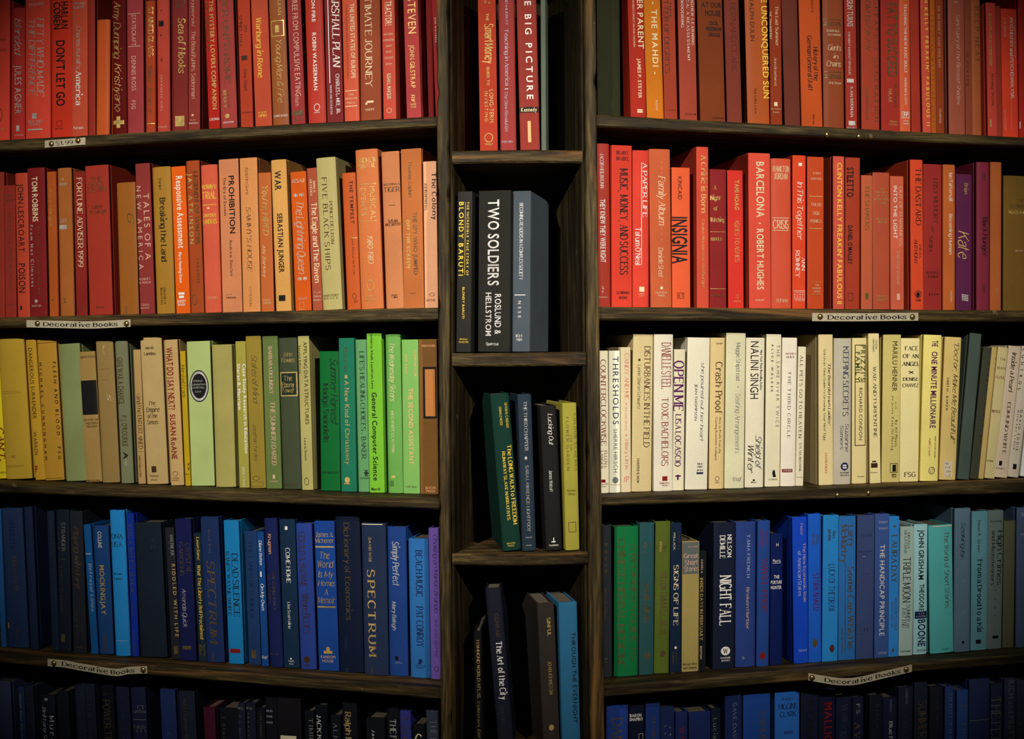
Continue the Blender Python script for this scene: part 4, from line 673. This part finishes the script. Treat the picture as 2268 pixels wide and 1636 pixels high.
SHELF_NAME = {'L1': 'top left shelf', 'L2': 'second left shelf', 'L3': 'third left shelf', 'L4': 'fourth left shelf', 'L5': 'bottom left shelf',
              'R1': 'top right shelf', 'R2': 'second right shelf', 'R3': 'third right shelf', 'R4': 'fourth right shelf', 'R5': 'bottom right shelf',
              'N1': 'top centre niche', 'N2': 'second centre niche', 'N3': 'third centre niche', 'N4': 'bottom centre niche'}
INKWORD = {'k': 'black', 'w': 'white', 'c': 'cream', 'g': 'gold', 'y': 'yellow', 'v': 'silver', 'p': 'pale pink', 'd': 'dark brown', 'b': 'navy', 'r': 'dark red',
           'u': 'purple', 'n': 'dull gold', 'l': 'pale blue', 'L': 'grey', 'o': 'orange', 'e': 'green', 'P': 'pink', 'f': 'faint', 'O': 'orange', 'C': 'cream'}
rng = random.Random(3)
def spine_curve(w, r): return lambda x: r * ((x - w / 2) / (w / 2)) ** 4
def make_cover(w, h, d, r, bt, hinge):
    """hollow case: rounded spine, hinge grooves, two boards"""
    fy = spine_curve(w, r); n = 10
    out = [(0, d), (0, r + .009), (hinge, r + .006), (0, r + .0025)] + [(w / 2 * (1 - math.cos(PI * i / n)), fy(w / 2 * (1 - math.cos(PI * i / n)))) for i in range(n + 1)] + [(w, r + .0025), (w - hinge, r + .006), (w, r + .009), (w, d)]
    inn = [(w - bt, d), (w - bt, r + bt + .002)] + [(bt, r + bt + .002), (bt, d)]
    m = MB(); e = .0007
    def ring(z, ins):
        o = []
        for i, (x, y) in enumerate(out):
            k = 1 - 2 * x / w
            o.append((x + ins * k, y + (ins if 3 <= i <= 3 + n + 2 else 0), z))
        return o + [(x, y, z) for x, y in inn]
    m.rings([ring(0, e), ring(e, 0), ring(h - e, 0), ring(h, e)])
    return m, fy
def make_text(s, font, a0, a1, b0, b1, fy, horiz, name, mat, root, col, lift=0.0):
    """a line of lettering lying on the spine: a runs along the reading direction, b across it"""
    V, F, w = text_shape(s, font)
    if not V: return
    wide = abs(a1 - a0) / max(abs(b1 - b0), 1e-6) / w           # widely set lines get letter spacing, not stretched letters
    if wide > 1.2 and len(s) > 2: V, F, w = text_shape(s, font, (w * wide / 1.08 - w) / (len(s) - 1))
    m = MB(); P = []; flat = min(fy(b0), fy(b1), fy((b0 + b1) / 2)) if not horiz and font in 'sb' else None
    for x, y in V:
        k = x / w
        if horiz: X = a0 + (a1 - a0) * k; Z = b0 + (b1 - b0) * y
        else: Z = a0 + (a1 - a0) * k; X = b0 + (b1 - b0) * y
        P.append((X, (fy(X) if flat is None else flat) - .0003 - lift, Z))
    m.add(P, F); m.obj(name, mat, root, col)
def make_mark(kind, X0, X1, Z0, Z1, fy, mat, root, col, lift=0.0):
    m = MB(); y = lambda X: fy(X) - .0002 - lift
    def rect(a, b, c, d):
        n = max(1, int((b - a) / .004)); P = []
        for i in range(n + 1):
            X = a + (b - a) * i / n; P += [(X, y(X), c), (X, y(X), d)]
        m.add(P, [(2 * i, 2 * i + 2, 2 * i + 3, 2 * i + 1) for i in range(n)])
    if kind == 'r': rect(X0, X1, Z0, Z1)
    elif kind == 'q':
        t = min(X1 - X0, abs(Z1 - Z0)) * .06
        rect(X0, X1, Z0, Z0 + t); rect(X0, X1, Z1 - t, Z1); rect(X0, X0 + t, Z0, Z1); rect(X1 - t, X1, Z0, Z1)
    else:
        cx, cz, rx, rz = (X0 + X1) / 2, (Z0 + Z1) / 2, (X1 - X0) / 2, (Z1 - Z0) / 2; n = 32
        ring = lambda k: [(cx + rx * k * math.cos(2 * PI * i / n), cz + rz * k * math.sin(2 * PI * i / n)) for i in range(n)]
        o = ring(1); i_ = ring(.84 if kind == 'e' else .02)
        m.add([(p[0], y(p[0]), p[1]) for p in o + i_], [(i, (i + 1) % n, n + (i + 1) % n, n + i) for i in range(n)])
    m.obj('emblem', mat, root, col)

BARE = False                     # True leaves the lettering off
def shelf_rows():
    rows = {}; fr = sh = None
    for ln in DATA.strip().splitlines():
        if ln[0] == '@': fr, sh = ln[1:].split(); continue
        head, *marks = ln.split('|'); spec, desc, key = head.split(';'); key, _, extra = key.partition('*')
        rows.setdefault(sh, []).append([fr, spec.split(), desc, key if key != '-' else None, extra, marks])
    return rows
def label_of(rows, sh, i):
    fr, spec, desc, key, extra, marks = rows[sh][i]; place = SHELF_NAME[sh]
    art = lambda r: f'the {r[3]} book' if r[3] else f'the {r[2]} book'
    inks = [mk.split()[0].split('.')[1] for mk in marks if key and key.split()[0].lower() in mk.lower()]
    if key: return f'{desc} book, {INKWORD.get(inks[0], "stamped") if inks else "stamped"} lettering {key}, on {place}'
    if i == 0: return f'{desc} book at the left end of the {place}'
    return f'{desc} book just right of {art(rows[sh][i - 1])}, {place}'
ROWS = shelf_rows()
CENTRES = []
for sh, books in ROWS.items():
    P = PLANE[sh[0]]; rec = []
    for bi, (fr, spec, desc, key, extra, marks) in enumerate(books):
        ox, oy, sc = FRAMES[fr]
        xt, wpx, yt = float(spec[0]), float(spec[2]), float(spec[3])
        if sh[1] == '1': yt = min([yt] + [float(mk.split()[1]) - 25 for mk in marks]); spec[3] = str(yt)
        off = SET[sh[1]] if sh[0] != 'N' else .006
        depth = None; yaw = 0
        if extra:
            q = extra.split(','); off = float(q[0]); depth = float(q[1]) if len(q) > 1 else None; yaw = math.radians(float(q[2])) if len(q) > 2 else 0
        else: off += rng.uniform(-.003, .003)
        yb = 1500.0                                # bottom of the spine on its shelf
        for _ in range(4):
            xb = xt + float(spec[1][1:]) * ((yb - oy) * sc - yt) if spec[1][0] == '/' else float(spec[1])
            u0, u1 = ox + xb / sc, ox + (xb + wpx) / sc
            tl, _z = P.hit(u0, yb, off); zs = shelf_z(sh, tl); yb = project(P.at(tl, zs, off))[1]
        tr, _z = P.hit(u1, yb, off); tt, zt = P.hit(ox + xt / sc, oy + yt / sc, off)
        rec.append(dict(tl=tl, tr=tr, sl=(tt - tl) / (zt - zs), zs=zs, hz=zt - zs, off=off, depth=depth, yaw=yaw, yb=yb, xb=xb, u=(u0, u1)))
    live = sorted([r for r in rec if r['off'] < .1], key=lambda r: r['tl'])
    for a, b in zip(live, live[1:]):               # neighbours lean on one another without cutting into each other
        hm = min(a['hz'], b['hz']); need = .0006 - min(b['tl'] - a['tr'], b['tl'] - a['tr'] + (b['sl'] - a['sl']) * hm)
        if need > 0:
            wa, wb = a['tr'] - a['tl'], b['tr'] - b['tl']; ka = wa / (wa + wb)
            a['tr'] -= need * ka; b['tl'] += need * (1 - ka)
            if need > .004: print('TIGHT', sh, rec.index(a), rec.index(b), round(need * 1000, 1), round(wa * 1000), round(wb * 1000))
    if sh[0] == 'N':                               # stay clear of the niche walls
        for r in rec:
            v = r['yb']; lo_ = px(1002 + 7 * v / H, MIDY) + .0032; hi_ = px(1284 + 13 * v / H, MIDY) - .0055
            r['tl'] = max(r['tl'], lo_ + max(0, -r['sl'] * r['hz'] - .003)); r['tr'] = min(r['tr'], hi_ - max(0, r['sl'] * r['hz'] - .003))
    for bi, (fr, spec, desc, key, extra, marks) in enumerate(books):
        R = rec[bi]; ox, oy, sc = FRAMES[fr]; xt, wpx, yt = float(spec[0]), float(spec[2]), float(spec[3]); col = lin(spec[4])
        tl, tr, off, depth, yb, xb, (u0, u1) = R['tl'], R['tr'], R['off'], R['depth'], R['yb'], R['xb'], R['u']
        w = tr - tl; phi = math.atan(R['sl']); h = R['hz'] / math.cos(phi)
        zs = max(shelf_z(sh, tl), shelf_z(sh, tr)); z = zs + max(0, w * math.sin(phi)) + (.0003 if sh[0] != 'N' else .0011)
        root = thing('book', P.at(tl, z, off), (0, phi, P.yaw + R['yaw'])); tag(root, label_of(ROWS, sh, bi), 'book', 'books on the ' + SHELF_NAME[sh])
        if depth is None: depth = min(max(h * .64, .12), (BAY_D if sh[0] != 'N' else .160) - off - .006)
        slim = w < .0115; r = min(rng.choice([.0006, .0012, .0020, .0028]), w * .14); bt = .0012 if slim else .0026
        cov, fy = make_cover(w, h, depth, r, bt, .0002 if slim else .0011)
        smooth = rng.random() < .3
        cov.obj('cover', SMOOTH if smooth else CLOTH, root, col)
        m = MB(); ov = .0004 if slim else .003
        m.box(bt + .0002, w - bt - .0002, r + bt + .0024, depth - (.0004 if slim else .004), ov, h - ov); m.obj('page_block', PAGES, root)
        ybz = (yb - oy) * sc
        CENTRES.append((sh, bi, ox + (xt + xb + wpx) / 2 / sc, oy + (yt + ybz) / 2 / sc, u0, u1, oy + yt / sc, yb, ox + xt / sc))
        if BARE: continue
        first = True
        for mi, mk in enumerate(marks):
            up = mi * .00007
            t = mk.split(None, 5); code, y0, y1, x0, x1 = t[0], *map(float, t[1:5]); kind, ink = code.split('.')
            s = t[5].strip() if len(t) > 5 else ''
            if ink == 'f': ic = [c * .55 for c in col] if max(col) > .06 else [c * 1.8 + .01 for c in col]
            else: ic = INKS[ink]
            mat = FOIL if ink in 'gvn' else INK
            ed = xt + (xb - xt) * (y0 - yt) / (ybz - yt)
            X0, X1 = (x0 - ed) / wpx * w, (x1 - ed) / wpx * w
            X0, X1 = max(X0, .0004), min(X1, w - .0004)
            Z = lambda y: h * (ybz - y) / (ybz - yt)
            za, zb = min(max(Z(y0), .001), h - .001), min(max(Z(y1), .001), h - .001)
            if X1 - X0 < .0004 or za - zb < .0002: continue
            if kind in 'roeq': make_mark(kind, X0, X1, zb, za, fy, mat, root, ic, up); continue
            if kind[0] == 'h': make_text(s, kind[1], X0, X1, zb, za, fy, True, 'publisher_mark' if y1 > ybz - 260 else ('title' if first else 'lettering'), mat, root, ic, up)
            else: make_text(s, kind, Z(y0), Z(y1), X0, X1, fy, False, 'title' if first else 'lettering', mat, root, ic, up)
            first = False

# ------------------------------------------------------------ paper strips pinned to the shelf edges, loose tacks
def pin_mesh(r):
    m = MB(); rs = []; n = 20
    for k in range(6):
        a = k / 5 * PI / 2 * .98; rs.append([(r * math.cos(a) * math.cos(2 * PI * i / n), -r * .62 * math.sin(a), r * math.cos(a) * math.sin(2 * PI * i / n)) for i in range(n)])
    m.rings(rs); return m
def strip(side, fr, pts, hpx, text, tx, pins, label):
    ox, oy, sc = FRAMES[fr]; P = PLANE[side]
    T = [P.hit(ox + x / sc, oy + y / sc, -.0012) for x, y in pts]; hh = T[0][1] - P.hit(ox + pts[0][0] / sc, oy + (pts[0][1] + hpx) / sc, -.0012)[1]
    t0 = T[0][0]; root = thing('shelf_label', P.at(t0, T[0][1] - hh, -.0003), (0, 0, P.yaw)); tag(root, label, 'label', 'paper labels pinned to the shelves')
    c = catmull([(t - t0, z - T[0][1]) for t, z in T], False, 8)
    def top(x):
        for a, b in zip(c, c[1:]):
            if x <= b[0] or b is c[-1]: return a[1] + (b[1] - a[1]) * (x - a[0]) / max(b[0] - a[0], 1e-6)
    L = c[-1][0]; n = 60; lift = lambda x: -.0009 - .0005 * math.sin(x / L * PI * 3)
    rs = []
    for i in range(n + 1):
        x = L * i / n; z = top(x) + hh; y = lift(x)
        rs.append([(x, y, z - hh), (x, y, z), (x, y + .0004, z), (x, y + .0004, z - hh)])
    m = MB(); m.rings(rs); m.obj('paper_strip', PAPER, root)
    V, F, w = text_shape(text, 'T' if '$' not in text else 't'); a = P.hit(ox + tx[0] / sc, oy + pts[0][1] / sc, 0)[0] - t0; b = P.hit(ox + tx[1] / sc, oy + pts[0][1] / sc, 0)[0] - t0
    m = MB(); m.add([(a + (b - a) * x / w, lift(a + (b - a) * x / w) - .0003, top(a + (b - a) * x / w) + hh * (.24 + .52 * y)) for x, y in V], F); m.obj('lettering', INK, root, INKS['k'])
    for x, y in pins:
        t, z = P.hit(ox + x / sc, oy + y / sc, -.002); o = pin_mesh(.0052).obj('push_pin', BRASS, root, smooth=True); o.location = (t - t0, -.0014, z - (T[0][1] - hh))
strip('L', 'A', [(450, 1412), (655, 1396), (858, 1380)], 72, '$1.99', (565, 738), [(516, 1445), (783, 1411)], 'short price label reading $1.99 pinned under the top left shelf books')
strip('L', 'F', [(228, 1514), (500, 1520), (800, 1524), (1126, 1508)], 62, 'Decorative Books', (375, 1022), [(322, 1544), (1090, 1545)], 'nearly straight paper label pinned to the edge of the second left shelf')
strip('R', 'I', [(120, 1531), (500, 1533), (1036, 1528)], 70, 'Decorative Books', (245, 930), [(190, 1563), (986, 1565)], 'flat paper label pinned to the edge of the second right shelf')
strip('L', 'R', [(478, 195), (640, 206), (850, 246), (1150, 292), (1300, 272), (1478, 266)], 72, 'Decorative Books', (625, 1360), [(540, 238), (1436, 305)], 'sagging paper label pinned to the edge of the fourth left shelf')
strip('R', 'U', [(102, 335), (250, 362), (420, 385), (600, 378), (850, 318), (1142, 250)], 74, 'Decorative Books', (255, 1022), [(140, 384), (1086, 300)], 'sagging paper label pinned to the edge of the fourth right shelf')
for side, fr, x, y, lab in (('R', 'E', 292, 1350, 'left of two brass tacks on the edge of the top right shelf'), ('R', 'E', 612, 1368, 'right of two brass tacks on the edge of the top right shelf'),
                            ('R', 'M', 342, 1546, 'left of two brass tacks on the edge of the third right shelf'), ('R', 'M', 610, 1526, 'right of two brass tacks on the edge of the third right shelf')):
    ox, oy, sc = FRAMES[fr]; P = PLANE[side]; t, z = P.hit(ox + x / sc, oy + y / sc, -.001)
    o = pin_mesh(.0048).obj('tack', BRASS, None, smooth=True); o.location = P.at(t, z, 0.0002); o.rotation_euler = (0, 0, P.yaw)
    tag(o, lab, 'tack', 'brass tacks on the shelf edges')
